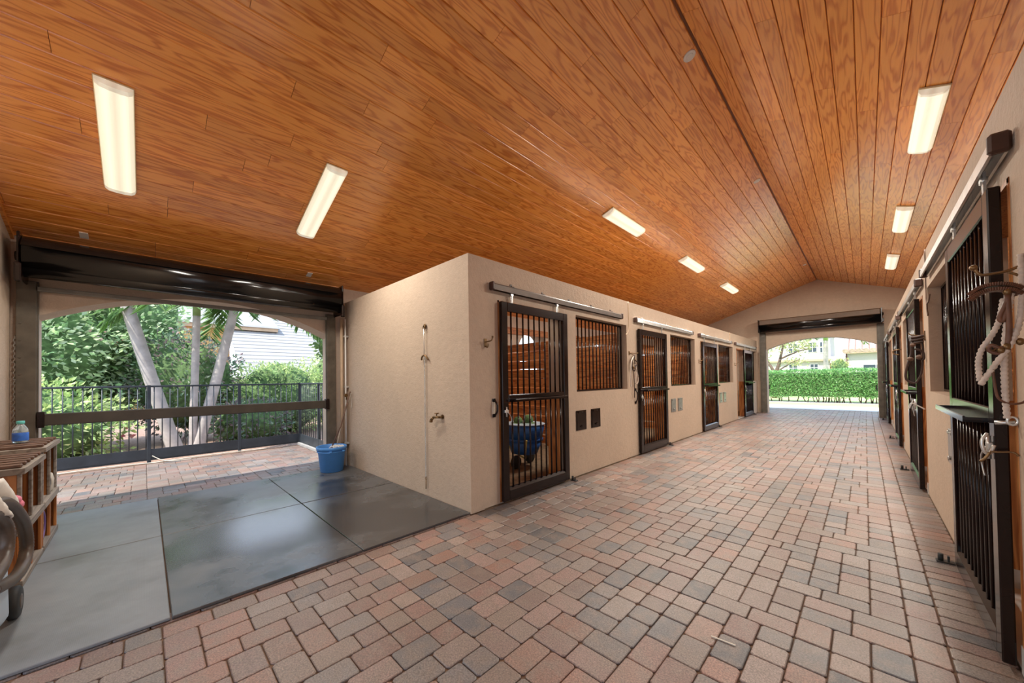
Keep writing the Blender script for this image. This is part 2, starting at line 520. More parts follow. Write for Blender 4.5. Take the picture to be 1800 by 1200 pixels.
lay(-6.60, 0.0, -4.6, 0.2, 0.03, 0.0, skip=lambda a, b, c, d: (a > -3.5 and b > -3.55 and d < -.02 and c < -.08) or (d > .0 and c > -3.6) or (b < -3.6 and c > -4.0))
y = -1.0
while y < YG:
    paver(3.482, y, XW + (.18 if False else 0), y + .118); y += .118
struct(fl.build('floor', M['paver']))
fb = MB(); fb.box(-6.75, -5.25, -.14, 7.6, 17.9, -.011)
struct(fb.build('floor_bedding', M['sand']))

# ------------------------------------------------------------------ ceiling of real tongue and groove boards
cm = MB()
def board_strip(xa, xb, y0, y1, rndcol):
    """one board between xa and xb, its face along the roof slope, edges bevelled"""
    b = .005; lip = .009; ye = .0018; xa, xb = (xa + .0012, xb - .0012) if xa < xb else (xa - .0012, xb + .0012)
    if xa > xb: xa, xb = xb, xa
    za, zb = zc(xa), zc(xb)
    def Pt(x, d): return (x, zc(x) + d)
    prof = [(xa, za + lip + .01), (xa + .0006, za + lip), (xa + b, zc(xa+b)), (xb - b, zc(xb-b)), (xb - .0006, zb + lip), (xb, zb + lip + .01)]
    Y0, Y1 = y0 + ye, y1 - ye
    V = [(p[0], Y0, p[1]) for p in prof] + [(p[0], Y1, p[1]) for p in prof]
    F = [(i, i+1, 7+i, 6+i) for i in range(5)]
    F += [(0, 6, 11, 5)[::-1]] if False else []
    V += [(p[0], Y0, p[1] + .02) for p in (prof[2], prof[3])] + [(p[0], Y1, p[1] + .02) for p in (prof[2], prof[3])]
    F += [(2, 12, 13, 3), (8, 9, 15, 14)]
    cm.add(V, F, rndcol)
CY0, CY1 = -5.15, YG
dx = .183/math.sqrt(1 + SL*SL)
def strips(xs, xe):
    x = xs; sg = 1 if xe > xs else -1
    while (xe - x)*sg > .01:
        x2 = x + sg*dx
        if (xe - x2)*sg < 0: x2 = xe
        yy = CY0 - random.uniform(0, 2.2)
        while yy < CY1:
            L = random.choice([1.6, 2.2, 2.8, 3.4, 3.7])*random.uniform(.9, 1.1)
            a, b2 = max(yy, CY0), min(yy + L, CY1)
            if b2 - a > .02: board_strip(x, x2, a, b2, (random.random(), random.random(), random.random()))
            yy += L
        x = x2
strips(XR - .012, -4.0)
strips(XR + .012, 7.5)
struct(cm.build('ceiling', M['ceil'], fix=False))
rf = MB()
for xa, xb in ((-4.06, XR), (XR, 7.9)):
    za, zb = zc(xa), zc(xb)
    rf.hexa([(xa, -5.2, za+.012), (xb, -5.2, zb+.012), (xb, YG+.40, zb+.012), (xa, YG+.40, za+.012),
             (xa, -5.2, za+.25), (xb, -5.2, zb+.25), (xb, YG+.40, zb+.25), (xa, YG+.40, za+.25)])
struct(rf.build('roof', simple('roof_underside', (.16, .05, .015), .6)))
# eave trim boards along the left outer wall and the back wall
tm = MB()
tm.prism([(XL+.004, zc(XL)-.004), (XL+.03, zc(XL)-.004), (XL+.03, zc(XL+.03)-.001), (XL+.004, zc(XL+.004)-.001)], 'y', -3.58, -.02)
struct(tm.build('trim_1', M['ceil']))
tb = MB()
tb.hexa([(XL+.01, -3.59, zc(XL+.01)-.055), (-.02, -3.59, zc(-.02)-.055), (-.02, -3.565, zc(-.02)-.055), (XL+.01, -3.565, zc(XL+.01)-.055),
         (XL+.01, -3.59, zc(XL+.01)-.002), (-.02, -3.59, zc(-.02)-.002), (-.02, -3.565, zc(-.02)-.002), (XL+.01, -3.565, zc(XL+.01)-.002)])
struct(tb.build('trim_2', M['ceil']))

# ------------------------------------------------------------------ walls
def wall_x(name, x0, x1, y0, y1, ztop, opens, mat):
    """wall with its thickness along x, running along y. opens: (ya, yb, zbottom, zspring, zcrown)"""
    m = MB(); cuts = sorted(opens); yc = y0
    for ya, yb, zb, zs, zk in cuts:
        if ya > yc: m.box(x0, yc, 0, x1, ya, ztop)
        if zb > .02: m.box(x0, ya, 0, x1, yb, zb)
        n = 1 if zk - zs < .02 else 20
        for i in range(n):
            a = ya + (yb-ya)*i/n; b = ya + (yb-ya)*(i+1)/n
            def ar(t):
                u = (t-ya)/(yb-ya)*2-1
                if n == 1: return zs
                w = (yb-ya)/2; k = zk-zs; R = (w*w+k*k)/(2*k)
                return zk - R + math.sqrt(max(0, R*R-(u*w)**2))
            m.hexa([(x0, a, ar(a)), (x1, a, ar(a)), (x1, b, ar(b)), (x0, b, ar(b)), (x0, a, ztop), (x1, a, ztop), (x1, b, ztop), (x0, b, ztop)])
        yc = yb
    if yc < y1: m.box(x0, yc, 0, x1, y1, ztop)
    return struct(m.build(name, mat, fix=False))
DO = [.445 + PIT*k for k in range(4)]     # door openings
W0 = [2.10 + PIT*k for k in range(4)]     # window openings
DOW = 1.22; WW = 1.655
lo = []
for k in range(4):
    wd = 1.35 if k == 3 else 0
    lo.append((DO[k], DO[k]+DOW, 0, 2.47, 2.47)); lo.append((W0[k], min(W0[k]+WW, YG-.06), 1.292, 2.485, 2.485))
wall_x('wall_left', -.20, 0.0, 0.0, YG, HB, lo, M['stucco'])
wall_x('wall_right', XW, XW+.20, -.9, YG, HB, [(a, b, .0 if c == 0 else c, d, e) for a, b, c, d, e in lo], M['stucco'])
m = MB(); m.box(XL, 0.0, 0, -.2005, .2, HB)
struct(m.build('wall_wash_bay', M['stucco']))
oo = [(-3.43, -.25, 0, 2.30, 2.70)]
for k in range(4): oo.append((PIT*k + .82, PIT*k + 2.05, 1.20, 2.45, 2.86))
wall_x('wall_left_outer', -4.0, XL, -3.75, YG+.35, zc(XL)+.012, oo, M['stucco_out'])
# back wall of the wash bay (behind the shelf units)
m = MB()
m.hexa([(XL-.1, -3.75, 0), (-.10, -3.75, 0), (-.10, -3.59, 0), (XL-.1, -3.59, 0), (XL-.1, -3.75, zc(XL-.1)+.01), (-.10, -3.75, zc(-.1)+.01), (-.10, -3.59, zc(-.1)+.01), (XL-.1, -3.59, zc(XL-.1)+.01)])
struct(m.build('wall_back', M['stucco']))
m = MB()
for a, c in ((-4.0, XR), (XR, 7.6)):
    m.hexa([(a, -5.2, 2.35), (c, -5.2, 2.35), (c, -5.0, 2.35), (a, -5.0, 2.35), (a, -5.2, zc(a)+.01), (c, -5.2, zc(c)+.01), (c, -5.0, zc(c)+.01), (a, -5.0, zc(a)+.01)])
struct(m.build('wall_rear_lintel', M['stucco'], fix=False))  # unseen slab added behind the camera to hold back sky light
# far gable wall with the arched opening
m = MB(); gx0, gx1 = .33, 3.50
cols = [-4.0, XL, -.2, gx0] ; y0, y1 = YG, YG+.35
def gcol(a, b, zb0, zb1):
    for (p, q, r_, s_) in ([(a, b, zb0, zb1)] if not (a < XR < b) else [(a, XR, zb0, (zb0+zb1)/2), (XR, b, (zb0+zb1)/2, zb1)]):
        m.hexa([(p, y0, r_), (q, y0, s_), (q, y1, s_), (p, y1, r_), (p, y0, zc(p)+.01), (q, y0, zc(q)+.01), (q, y1, zc(q)+.01), (p, y1, zc(p)+.01)])
gcol(XL-.3, gx0, 0, 0); gcol(gx1, 7.6, 0, 0)
nn = 24
def gar(x):
    w = (gx1-gx0)/2; k = .36; R = (w*w+k*k)/(2*k); u = x-(gx0+gx1)/2
    return 2.91 - R + math.sqrt(R*R-u*u)
for i in range(nn):
    a = gx0+(gx1-gx0)*i/nn; b = gx0+(gx1-gx0)*(i+1)/nn
    if a < XR < b:
        m.hexa([(a, y0, gar(a)), (XR, y0, gar(XR)), (XR, y1, gar(XR)), (a, y1, gar(a)), (a, y0, zc(a)+.01), (XR, y0, zc(XR)+.01), (XR, y1, zc(XR)+.01), (a, y1, zc(a)+.01)])
        m.hexa([(XR, y0, gar(XR)), (b, y0, gar(b)), (b, y1, gar(b)), (XR, y1, gar(XR)), (XR, y0, zc(XR)+.01), (b, y0, zc(b)+.01), (b, y1, zc(b)+.01), (XR, y1, zc(XR)+.01)])
    else:
        m.hexa([(a, y0, gar(a)), (b, y0, gar(b)), (b, y1, gar(b)), (a, y1, gar(a)), (a, y0, zc(a)+.01), (b, y0, zc(b)+.01), (b, y1, zc(b)+.01), (a, y1, zc(a)+.01)])
struct(m.build('wall_far', M['stucco'], fix=False))
m = MB(); m.box(7.3, -3.2, 0, 7.55, YG+.2, zc(7.3)); m.box(XW+.2, -.9, 0, 7.3, -.7, HB)
struct(m.build('wall_right_outer', M['stucco_out']))  # unseen; end wall added and length set to hold back daylight

# stall interiors: wood lining, partitions, bedding
def randc(): return (random.random(), random.random(), random.random())
for side in (-1, 1):
    X = (lambda d: -d) if side < 0 else (lambda d: XW + d)
    nm = 'left' if side < 0 else 'right'
    # back lining boards with the arched window left open
    m = MB()
    bx0, bx1 = (3.545, 3.575)
    for k in range(4):
        ya, yb = PIT*k + .2 if k == 0 else PIT*k + .06, PIT*(k+1) - .06
        z = .02
        while z < 2.2:
            for (p, q) in ((ya, PIT*k+.82), (PIT*k+2.05, yb)) if (z > 1.2 and side < 0) else ((ya, yb),):
                m.box(X(bx0), p, z, X(bx1), q, z+.180, 0, randc())
            z += .1835
        m.box(X(bx0), ya, 2.72, X(bx1), yb, 2.90, 0, randc())
    struct(m.build('wall_%s_lining' % nm, M['board'], fix=False))
    m = MB()
    for k in range(1, 4):
        yy = PIT*k
        z = .05
        while z < 2.2:
            m.box(X(.2), yy-.025, z, X(3.54), yy+.025, z+.178, 0, randc()); z += .212
        for d in (.2, 1.85, 3.46): m.box(X(d), yy-.05, 0, X(d+.08), yy+.05, 2.30, 0, randc())
    struct(m.build('wall_%s_partition_boards' % nm, M['boardx'], fix=False))
    m = MB(); m.box(X(.0) if side < 0 else X(.0), .2 if side < 0 else -.7, -.02, X(3.57), YG, .008)
    struct(m.build('floor_stalls_%s' % nm, M['shade']))
    # wooden jamb linings and concrete threshold of each door opening
    jm = MB(); th = MB()
    for k in range(4):
        zb = .02 if side < 0 else .14
        for yy, dd in ((DO[k], .028), (DO[k]+DOW, -.028)):
            jm.box(X(-.004), yy, zb, X(.205), yy+dd, 2.47 if dd > 0 else 1.30, 0, randc())
        jm.box(X(-.004), DO[k], 2.442, X(.205), DO[k]+DOW, 2.47, 0, randc())
        th.box(X(.0), DO[k]-.0, 0.0, X(.21), DO[k]+DOW, .012)
        if side > 0:
            th.box(X(-.006), DO[k]-.02, 0, X(.20), DO[k]+.05, .14); th.box(X(-.006), DO[k]+DOW-.03, 0, X(.20), DO[k]+DOW+.02, .14)
    struct(jm.build('trim_%d' % (3 if side < 0 else 4), M['boardz'], fix=False))
    struct(th.build('trim_%d' % (5 if side < 0 else 6), M['concrete']))
# slatted shutters of the left stalls' arched outer windows: horizontal louvres with gaps
for k in range(4):
    m = MB(); z = 1.22
    while z < 2.3:
        m.box(-3.80, PIT*k+.82, z, -3.76, PIT*k+2.05, z+.160); z += .200
    struct(m.build('window_%d' % (k+1), M['board']))

# ------------------------------------------------------------------ sliding stall doors
DW = 1.345
def make_door(s, loc, label):
    """s=+1: faces +x (left row); s=-1: faces -x (right row). local: y along the door, x=0 is its back"""
    t = thing('sliding_stall_door', label, 'door', loc, 'barred sliding stall doors')
    T = .046*s
    def bx(name, x0, y0, z0, x1, y1, z1, mat='metal', bev=.006):
        b = MB(); b.box(x0, y0, z0, x1, y1, z1, bev); return b.build(name, M[mat], t, world=False)
    bx('stile', 0, 0, .03, T, .105, 2.45); bx('stile', 0, DW-.105, .03, T, DW, 2.45)
    bx('top_rail', 0, .105, 2.34, T, DW-.105, 2.45)
    bx('mid_rail', 0, .105, 1.225, T, DW-.105, 1.315)
    br = MB(); br.prism([(0, .03), (T, .03), (T, .15), (T*.35, .185), (0, .185)], 'y', .105, DW-.105); br.build('bottom_rail', M['metal'], t, world=False)
    nb = 10
    for i in range(nb):
        y = .105 + (DW-.21)*(i+.7)/(nb+.4)
        for z0, z1 in ((.18, 1.23), (1.31, 2.345)):
            b = MB(); b.cyl((T*.5, y, z0), (T*.5, y, z1), .0115, 8); b.build('bar', M['metal'], t, world=False)
    # fold-down ledge across the middle rail: a shallow tray with a raised lip
    lg = MB(); w = .085*s
    lg.box(T, .14, 1.228, T+w, DW-.13, 1.240); lg.box(T+w*.88, .14, 1.228, T+w, DW-.13, 1.262, .004)
    lg.box(T, .14, 1.228, T+w, .155, 1.255); lg.box(T, DW-.145, 1.228, T+w, DW-.13, 1.255)
    lg.build('ledge', M['metal'], t, world=False)
    for y in (.20, DW-.22):
        h = MB(); h.box(T*.35, y-.018, 2.44, T*.6, y-.006, 2.60); h.box(T*.35, y+.006, 2.44, T*.6, y+.018, 2.60); h.cyl((T*.2, y, 2.555), (T*.8, y, 2.555), .02, 10)
        h.build('hanger', M['galv'], t, world=False)
    la = MB(); la.box(T, .02, 1.10, T+.018*s, .085, 1.135, .003); la.cyl((T+.012*s, .05, 1.05), (T+.012*s, .05, 1.17), .009, 8)
    la.tube(smooth_path([(T+.02*s, .055, 1.11), (T+.03*s, .10, 1.06), (T+.025*s, .12, 1.0), (T+.02*s, .10, .95)], 4), .004, 6)
    la.build('latch', M['galv'], t, world=False)
    return t
DLY = [.45, 4.16, 7.97, 12.62]
DRY = [.48, 4.32, 8.13, 12.95]
ll = ['brown barred sliding stall door nearest the wash bay corner, left row, standing slightly open',
      'barred sliding stall door on the left just past the hanging halter and lead rope',
      'left row sliding stall door third along, pale with reflected daylight',
      'left row sliding stall door next to the far archway, slid open off an orange jamb']
lr = ['large near sliding stall door on the right, beside the thick white ropes and leather strap',
      'right row sliding stall door behind the dark bridle bundle, second from the camera',
      'right row sliding stall door third from the camera, seen edge on',
      'right row sliding stall door beside the far archway post, seen edge on']
d0 = make_door(1, (.02, DLY[0], 0), ll[0])
for k in range(1, 4): copy_tree(d0, (.02, DLY[k], 0), ll[k])
d1 = make_door(-1, (XW-.0205, DRY[0], 0), lr[0])
for k in range(1, 4): copy_tree(d1, (XW-.0205, DRY[k], 0), lr[k])

def make_track(s, loc, label, mat):
    t = thing('door_track', label, 'track', loc, 'box tracks above the stall doors')
    L = 3.16
    b = MB()
    b.prism([(.012*s, 2.572), (.012*s, 2.655), (.05*s, 2.655), (.072*s, 2.635), (.072*s, 2.572), (.060*s, 2.572), (.060*s, 2.63), (.024*s, 2.64), (.024*s, 2.572)], 'y', 0, L)
    b.build('rail', M[mat], t, world=False)
    for y in (.0, L):
        e = MB(); e.box(.006*s, y-.03, 2.565, .080*s, y+.012, 2.665, .012); e.build('end_cap', M['cap'], t, world=False)
    for i in range(5):
        y = .35 + i*.62
        k = MB(); k.box(0, y-.025, 2.645, .045*s, y+.025, 2.668, .004); k.box(0, y-.02, 2.65, .008*s, y+.02, 2.70, .003); k.build('bracket', M[mat], t, world=False)
    return t
tl = ['bronze box track over the first left stall door and window, nearest the corner',
      'box track over the second stall door on the left, starting past the halter',
      'bright box track over the third stall door on the left', 'box track over the last left stall door by the far arch']
tr = ['long dark-capped box track over the nearest stall door on the right', 'box track over the second stall door on the right wall',
      'box track over the third stall door on the right wall', 'box track over the right row door by the far archway']
TLY = [.33, 4.06, 7.79, 11.50]
TRY = [.36, 4.10, 7.88, 11.62]
t0 = make_track(1, (0, TLY[0], 0), tl[0], 'track')
t1 = None
for k in range(1, 4):
    if t1 is None: t1 = make_track(1, (0, TLY[k], 0), tl[k], 'galv')
    else: copy_tree(t1, (0, TLY[k], 0), tl[k])
t2 = make_track(-1, (XW, TRY[0], 0), tr[0], 'galv')
for k in range(1, 4): copy_tree(t2, (XW, TRY[k], 0), tr[k])

# ------------------------------------------------------------------ window grilles
def make_grille(s, loc, label, L=WW):
    t = thing('window_grille', label, 'window bars', loc, 'barred stall window grilles')
    x = -.115*s
    f = MB()
    f.box(x-.015, .006, 1.296, x+.015, L-.006, 1.322); f.box(x-.015, .006, 2.455, x+.015, L-.006, 2.481)
    f.box(x-.015, .006, 1.322, x+.015, .03, 2.455); f.box(x-.015, L-.03, 1.322, x+.015, L-.006, 2.455)
    f.build('frame', M['metal'], t, world=False)
    n = 14
    for i in range(n):
        y = .03 + (L-.06)*(i+.75)/(n+.5)
        b = MB(); b.cyl((x, y, 1.31), (x, y, 2.47), .0115, 8); b.build('bar', M['metal'], t, world=False)
    return t
gl = ['dark window bars beside the first left stall door, above the two dark hatch plates', 'window bars on the left between the second and third stall doors',
      'window bars right of the third left stall door', 'window bars at the far end of the left row, by the arch']
gr = ['window bars in the right wall between the first and second stall doors', 'window bars on the right past the dark bridle bundle',
      'window bars on the right past the third door', 'window bars at the far end of the right wall']
g0 = make_grille(1, (0, W0[0], 0), gl[0])
for k in range(1, 3): copy_tree(g0, (0, W0[k], 0), gl[k])
make_grille(1, (0, W0[3], 0), gl[3], YG-.06-W0[3])
g1 = make_grille(-1, (XW, W0[0], 0), gr[0])
for k in range(1, 3): copy_tree(g1, (XW, W0[k], 0), gr[k])

# feed hatches under the windows
def make_hatch(s, loc, label, mat):
    t = thing('feed_hatch', label, 'hatch', loc, 'small metal feed hatches')
    b = MB(); b.box(0, 0, .70, .012*s, .275, 1.005, .003)
    b.box(.012*s, .02, .72, .016*s, .255, .985, .002)
    b.build('plate', M[mat], t, world=False)
    h = MB()
    for y in (.05, .20): h.box(.012*s, y, .965, .024*s, y+.045, .99, .003)
    h.cyl((.018*s, .03, .978), (.018*s, .25, .978), .006, 8)
    h.build('hinge', M[mat], t, world=False)
    k = MB(); k.cyl((.012*s, .14, .76), (.032*s, .14, .76), .018, 12); k.box(.022*s, .10, .752, .03*s, .18, .768, .003)
    for y in (.02, .255):
        for z in (.72, .985): k.cyl((.01*s, y, z), (.018*s, y, z), .006, 6)
    k.build('catch', M[mat], t, world=False)
    return t
h0 = make_hatch(1, (0.001, 2.06, 0), 'dark brown hatch plate under the first left window, the one nearer the door', 'metal')
copy_tree(h0, (0.001, 2.48, 0), 'dark brown hatch plate under the first left window, the farther of the two')
h1 = make_hatch(1, (0.001, 5.83, 0), 'steel hatch plate under the second left window, nearer its stall door', 'silver')
copy_tree(h1, (0.001, 6.25, 0), 'steel hatch plate under the second left window, farther from the door')
copy_tree(h1, (0.001, 9.65, 0), 'pale hatch plate touching the edge of the third left stall door')
copy_tree(h1, (0.001, 10.07, 0), 'pale hatch plate under the third left window, farther from the door')
make_hatch(-1, (XW-.001, 2.20, 0), 'grey hatch plate low on the right wall beyond the near door', 'silver')

# door guides on the floor
def guide(x, y, s, label):
    b = MB(); b.box(x-.06, y-.03, 0, x+.04, y+.03, .012, .003); b.cyl((x-.035, y, .01), (x-.035, y, .065), .016, 10); b.box(x+.0, y-.012, .01, x+.012, y+.012, .055, .002)
    o = b.build('door_guide', M['black']); tag(o, label, 'door guide', 'floor guides of the sliding doors')
for x, y, l in ((3.622, 1.875, 'black floor guide at the foot of the near right stall door'), (3.606, 5.73, 'black floor guide below the second right stall door'),
                (3.611, 9.57, 'black floor guide below the third right stall door'), (3.612, 14.33, 'black floor guide by the far right stall door'),
                (.10, 1.86, 'floor guide at the foot of the first left stall door'), (.10, 5.56, 'floor guide at the foot of the second left stall door'),
                (.10, 9.36, 'floor guide at the foot of the third left stall door'), (.10, 14.02, 'floor guide at the foot of the last left stall door')):
    guide(x, y, 1, l)

# ------------------------------------------------------------------ ceiling lamps
def make_lamp(cx, cy, L, along, label, W=.235):
    """wrap-around fluorescent lamp flat on the sloping ceiling"""
    sgn = 1 if cx < XR else -1
    nrm = Vector((SL*sgn, 0, -1)).normalized()          # into the room
    up_slope = Vector((1, 0, SL*sgn)).normalized()
    yv = Vector((0, 1, 0))
    lx = yv if along == 'y' else up_slope
    ly = nrm.cross(lx).normalized()
    c = Vector((cx, cy, zc(cx)))
    t = thing('ceiling_lamp', label, 'ceiling light', c, 'fluorescent ceiling lamps')
    R = Matrix((lx, ly, nrm)).transposed()
    t.rotation_euler = R.to_euler()
    b = MB(); b.box(-L/2, -W/2, 0.001, L/2, W/2, .022, .004); b.build('housing', M['lamp_body'], t, world=False)
    d = MB(); hw = W/2-.006
    prof = [(-hw, .022), (-hw+.006, .050), (-hw+.03, .072), (-.03, .080), (.03, .080), (hw-.03, .072), (hw-.006, .050), (hw, .022)]
    V = []; F = []
    for x in (-L/2+.045, L/2-.045):
        V += [(x, p[0], p[1]) for p in prof]
    n = len(prof)
    F = [(i, i+1, n+i+1, n+i) for i in range(n-1)] + [tuple(range(n)), tuple(range(n, 2*n))]
    d.add(V, F, None); d.build('diffuser', M['glow'], t, world=False)
    for x in (-L/2+.022, L/2-.022):
        e = MB(); e.prism([(p[0]*1.01, p[1]*1.03) for p in prof], 'x', x-.022, x+.022); e.build('end_cap', M['glowcap'], t, world=False)
    ld = bpy.data.lights.new('lamp_light', 'AREA'); ld.shape = 'RECTANGLE'; ld.size = L*.9; ld.size_y = W*.85
    ld.energy = LAMP_W if along == 'y' else LAMP_W*.42; ld.color = (1.0, .945, .84); 
    lo_ = bpy.data.objects.new('lamp_light', ld); COL.objects.link(lo_)
    lo_.location = c + nrm*.092
    lo_.rotation_euler = (R @ Matrix.Rotation(PI, 3, 'X')).to_euler()
    return t
LAMP_W = 100
make_lamp(-1.80, -2.73, 1.29, 'x', 'long ceiling lamp above the mats at far left, the biggest one in the photo')
make_lamp(-1.78, -.98, 1.29, 'x', 'slanting ceiling lamp over the wash bay, second from the left')
make_lamp(.018, 3.73, 1.27, 'y', 'ceiling lamp over the first stalls on the left slope, nearest of its line of three')
make_lamp(.030, 7.34, 1.35, 'y', 'middle ceiling lamp of the three along the left row of stalls')
make_lamp(.035, 10.92, 1.40, 'y', 'farthest ceiling lamp along the left row of stalls')
make_lamp(3.770, 3.85, 1.42, 'y', 'large ceiling lamp on the right slope above the near stall door')
make_lamp(3.764, 7.55, 1.42, 'y', 'middle ceiling lamp on the right slope')
make_lamp(3.758, 11.15, 1.50, 'y', 'farthest ceiling lamp on the right slope, near the gable')

# small fittings on the ceiling
for x, y, r, l in ((1.868, 1.662, .066, 'round white cover disc beside the ridge, closest to the camera'), (1.850, 5.23, .058, 'round cover disc beside the ridge, halfway down'),
                   (1.862, 12.27, .05, 'round cover disc beside the ridge near the gable')):
    nrm = Vector((SL, 0, -1)).normalized(); c = Vector((x, y, zc(x)))
    b = MB(); b.cyl(c+nrm*.0005, c+nrm*.010, r, 24, r*.92); b.cyl(c+nrm*.010, c+nrm*.014, r*.55, 20, r*.5)
    tag(b.build('ceiling_disc', M['white']), l, 'cover disc', 'white discs along the ridge')
for x, y, l in ((-3.35, -3.05, 'small white square plate on the ceiling above the left end of the roller shutter'), (-3.33, -.66, 'small white square plate on the ceiling above the right end of the roller shutter')):
    nrm = Vector((SL, 0, -1)).normalized(); up = Vector((1, 0, SL)).normalized(); c = Vector((x, y, zc(x)))
    b = MB(); b.obox(c+nrm*.006, up, Vector((0, 1, 0)), nrm, .055, .035, .006, .002)
    tag(b.build('ceiling_plate', M['white']), l, 'plate', 'white plates on the ceiling by the shutter')

# ------------------------------------------------------------------ rolling shutters
def shutter_left():
    t = thing('roller_shutter', 'black roller shutter rolled up above the wash bay opening', 'roller shutter', (-3.3, -1.85, 0))
    cx, cz, r = -3.27, 2.90, .205
    b = MB(); b.cyl((cx, -3.45, cz), (cx, -.24, cz), r, 40); b.build('coil', M['shutter'], t)
    b = MB(); b.cyl((cx+.075, -3.45, cz-.155), (cx+.075, -.24, cz-.155), .075, 24); b.build('lower_roll', M['shutter'], t)
    h = MB(); n = 14
    pr = [(cx + (r+.016)*math.cos(a), cz + (r+.016)*math.sin(a)) for a in [PI*.12 + PI*.78*i/n for i in range(n+1)]]
    pr2 = [(cx + (r+.008)*math.cos(a), cz + (r+.008)*math.sin(a)) for a in [PI*.12 + PI*.78*i/n for i in range(n+1)]][::-1]
    h.prism(pr+pr2, 'y', -3.455, -.235)
    h.build('hood', M['shutter'], t)
    for y in (-3.485, -.225):
        e = MB(); e.box(cx-.26, y, cz-.26, cx+.17, y+.022, cz+.235, .01); e.cyl((cx, y-.03, cz), (cx, y+.05, cz), .05, 14)
        e.box(cx+.12, y-.012, cz-.30, cx+.20, y+.035, cz-.10, .01)
        e.build('end_bracket', M['metal'], t)
    for y0, y1 in ((-3.545, -3.405), (-.335, -.195)):
        g = MB(); g.box(XL, y0, 0, XL+.075, y1, 2.69, .004)
        yc_ = y1 if y0 < -2 else y0
        s_ = 1 if y0 < -2 else -1
        g.box(XL+.02, yc_, 0, XL+.055, yc_ + s_*.012, 2.69)
        for i in range(14): g.cyl((XL+.075, (y0+y1)/2-.04*s_, .12+i*.19), (XL+.082, (y0+y1)/2-.04*s_, .12+i*.19), .009, 6)
        g.build('guide_track', M['post'], t)
    b = MB(); b.box(XL+.045, -3.40, 2.585, XL+.085, -.34, 2.635, .004)
    for i in range(7): b.cyl((XL+.085, -3.2+i*.45, 2.61), (XL+.09, -3.2+i*.45, 2.61), .008, 6)
    b.build('bottom_bar', M['greybar'], t)
shutter_left()
def shutter_far():
    t = thing('roller_shutter', 'black roller shutter rolled up over the far archway at the aisle end', 'roller shutter', (1.9, 14.85, 0))
    cy, cz, r = 14.83, 3.47, .205
    b = MB(); b.cyl((.18, cy, cz), (3.60, cy, cz), r, 32); b.build('coil', M['shutter'], t)
    b = MB(); b.cyl((.18, cy-.09, cz-.17), (3.60, cy-.09, cz-.17), .075, 24); b.build('lower_roll', M['shutter'], t)
    h = MB(); h.box(.17, cy-.215, cz+.03, 3.61, YG-.01, cz+.245, .03); h.build('hood', M['hood'], t)
    for x in (.145, 3.605):
        e = MB(); e.box(x, cy-.23, cz-.25, x+.03, YG, cz+.255, .006); e.cyl((x-.02, cy, cz+.06), (x+.07, cy, cz+.06), .05, 12); e.box(x-.01, cy-.16, cz-.22, x+.07, cy-.06, cz-.10, .01)
        e.build('end_bracket', M['metal'], t)
    for x0, x1 in ((.115, .325), (3.505, 3.685)):
        g = MB(); g.box(x0, YG-.085, 0, x1, YG, 3.24, .004); g.box(x0+.05, YG-.10, 0, x1-.05, YG-.085, 3.24)
        g.build('guide_track', M['post'], t)
    for x in (.40, 3.46):
        k = MB(); k.box(x-.02, YG-.02, .95, x+.02, YG-.0, 1.12, .004); k.build('lock_box', M['black'], t)
shutter_far()
# stall guard beam across the wash bay opening
t = thing('guard_beam', 'dark horizontal beam across the wash bay opening at waist height', 'beam', (XL+.1, -1.86, 1.05))
b = MB(); b.box(XL+.02, -3.37, 1.055, XL+.085, -.345, 1.190, .008); b.build('beam', M['beam'], t)
for y in (-3.40, -.365):
    b = MB(); b.box(XL+.005, y-.0, 1.035, XL+.10, y+.055, 1.215, .005); b.build('socket', M['metal'], t)

# ------------------------------------------------------------------ rubber mats
names = [('front right mat against the stall block corner, wet and glossy', 'rubber mat'), ]
ml = {(0, 0): 'wet rubber mat nearest the stall block corner', (1, 0): 'rubber mat under the blue bucket, against the wash bay wall',
      (0, 1): 'front middle rubber mat with the bright wet sheen', (1, 1): 'back middle rubber mat by the shutter opening',
      (0, 2): 'front left rubber mat in front of the shelf units', (1, 2): 'back left rubber mat beside the far shelf unit'}
for i in range(2):
    for j in range(3):
        xa, xb = (-1.79, -.012) if i == 0 else (-3.495, -1.80)
        ya, yb = [(-1.205, -.006), (-2.430, -1.212), (-3.585, -2.438)][j]
        b = MB(); b.box(xa+.003, ya, .0015, xb, yb, .021+.001*((i+j) % 2), .004)
        tag(b.build('rubber_mat', M['rubberdry' if j == 2 else 'rubber']), ml[(i, j)], 'mat', 'grey rubber mats of the wash bay')

# ------------------------------------------------------------------ bucket and mop
bc = Vector((-3.235, -.365, .022))
t = thing('bucket', 'large blue plastic bucket standing on the mat by the wash bay wall', 'bucket', bc)
b = MB()
prof = [(.165, 0), (.185, .006), (.225, .33), (.232, .335), (.248, .338), (.252, .375), (.244, .385), (.232, .383), (.226, .36), (.205, .34), (.178, .02), (.0001, .016)]
b.lathe([(r_*1.0, z_*1.08) for r_, z_ in prof], bc, 40, 1.0, .92)
b.build('tub', M['blue'], t)
b = MB(); b.lathe([(.232, .30*1.08), (.2385, .305*1.08), (.2385, .318*1.08), (.233, .322*1.08)], bc, 40, 1.0, .92, cap=False)
for sx in (-.1, .1): b.box(bc.x+.215, bc.y+sx-.02, bc.z+.335, bc.x+.247, bc.y+sx+.02, bc.z+.36, .004)
b.build('rim_band', M['blue'], t)
t = thing('mop', 'mop with a long dark handle leaning from the blue bucket on the wall', 'mop', bc + Vector((0, .05, .3)))
b = MB(); b.tube([(-3.30, -.36, .36), (-3.28, -.20, .75), (-3.255, -.045, 1.335)], [.012, .012, .012], 10); b.build('handle', M['slatwood'], t)
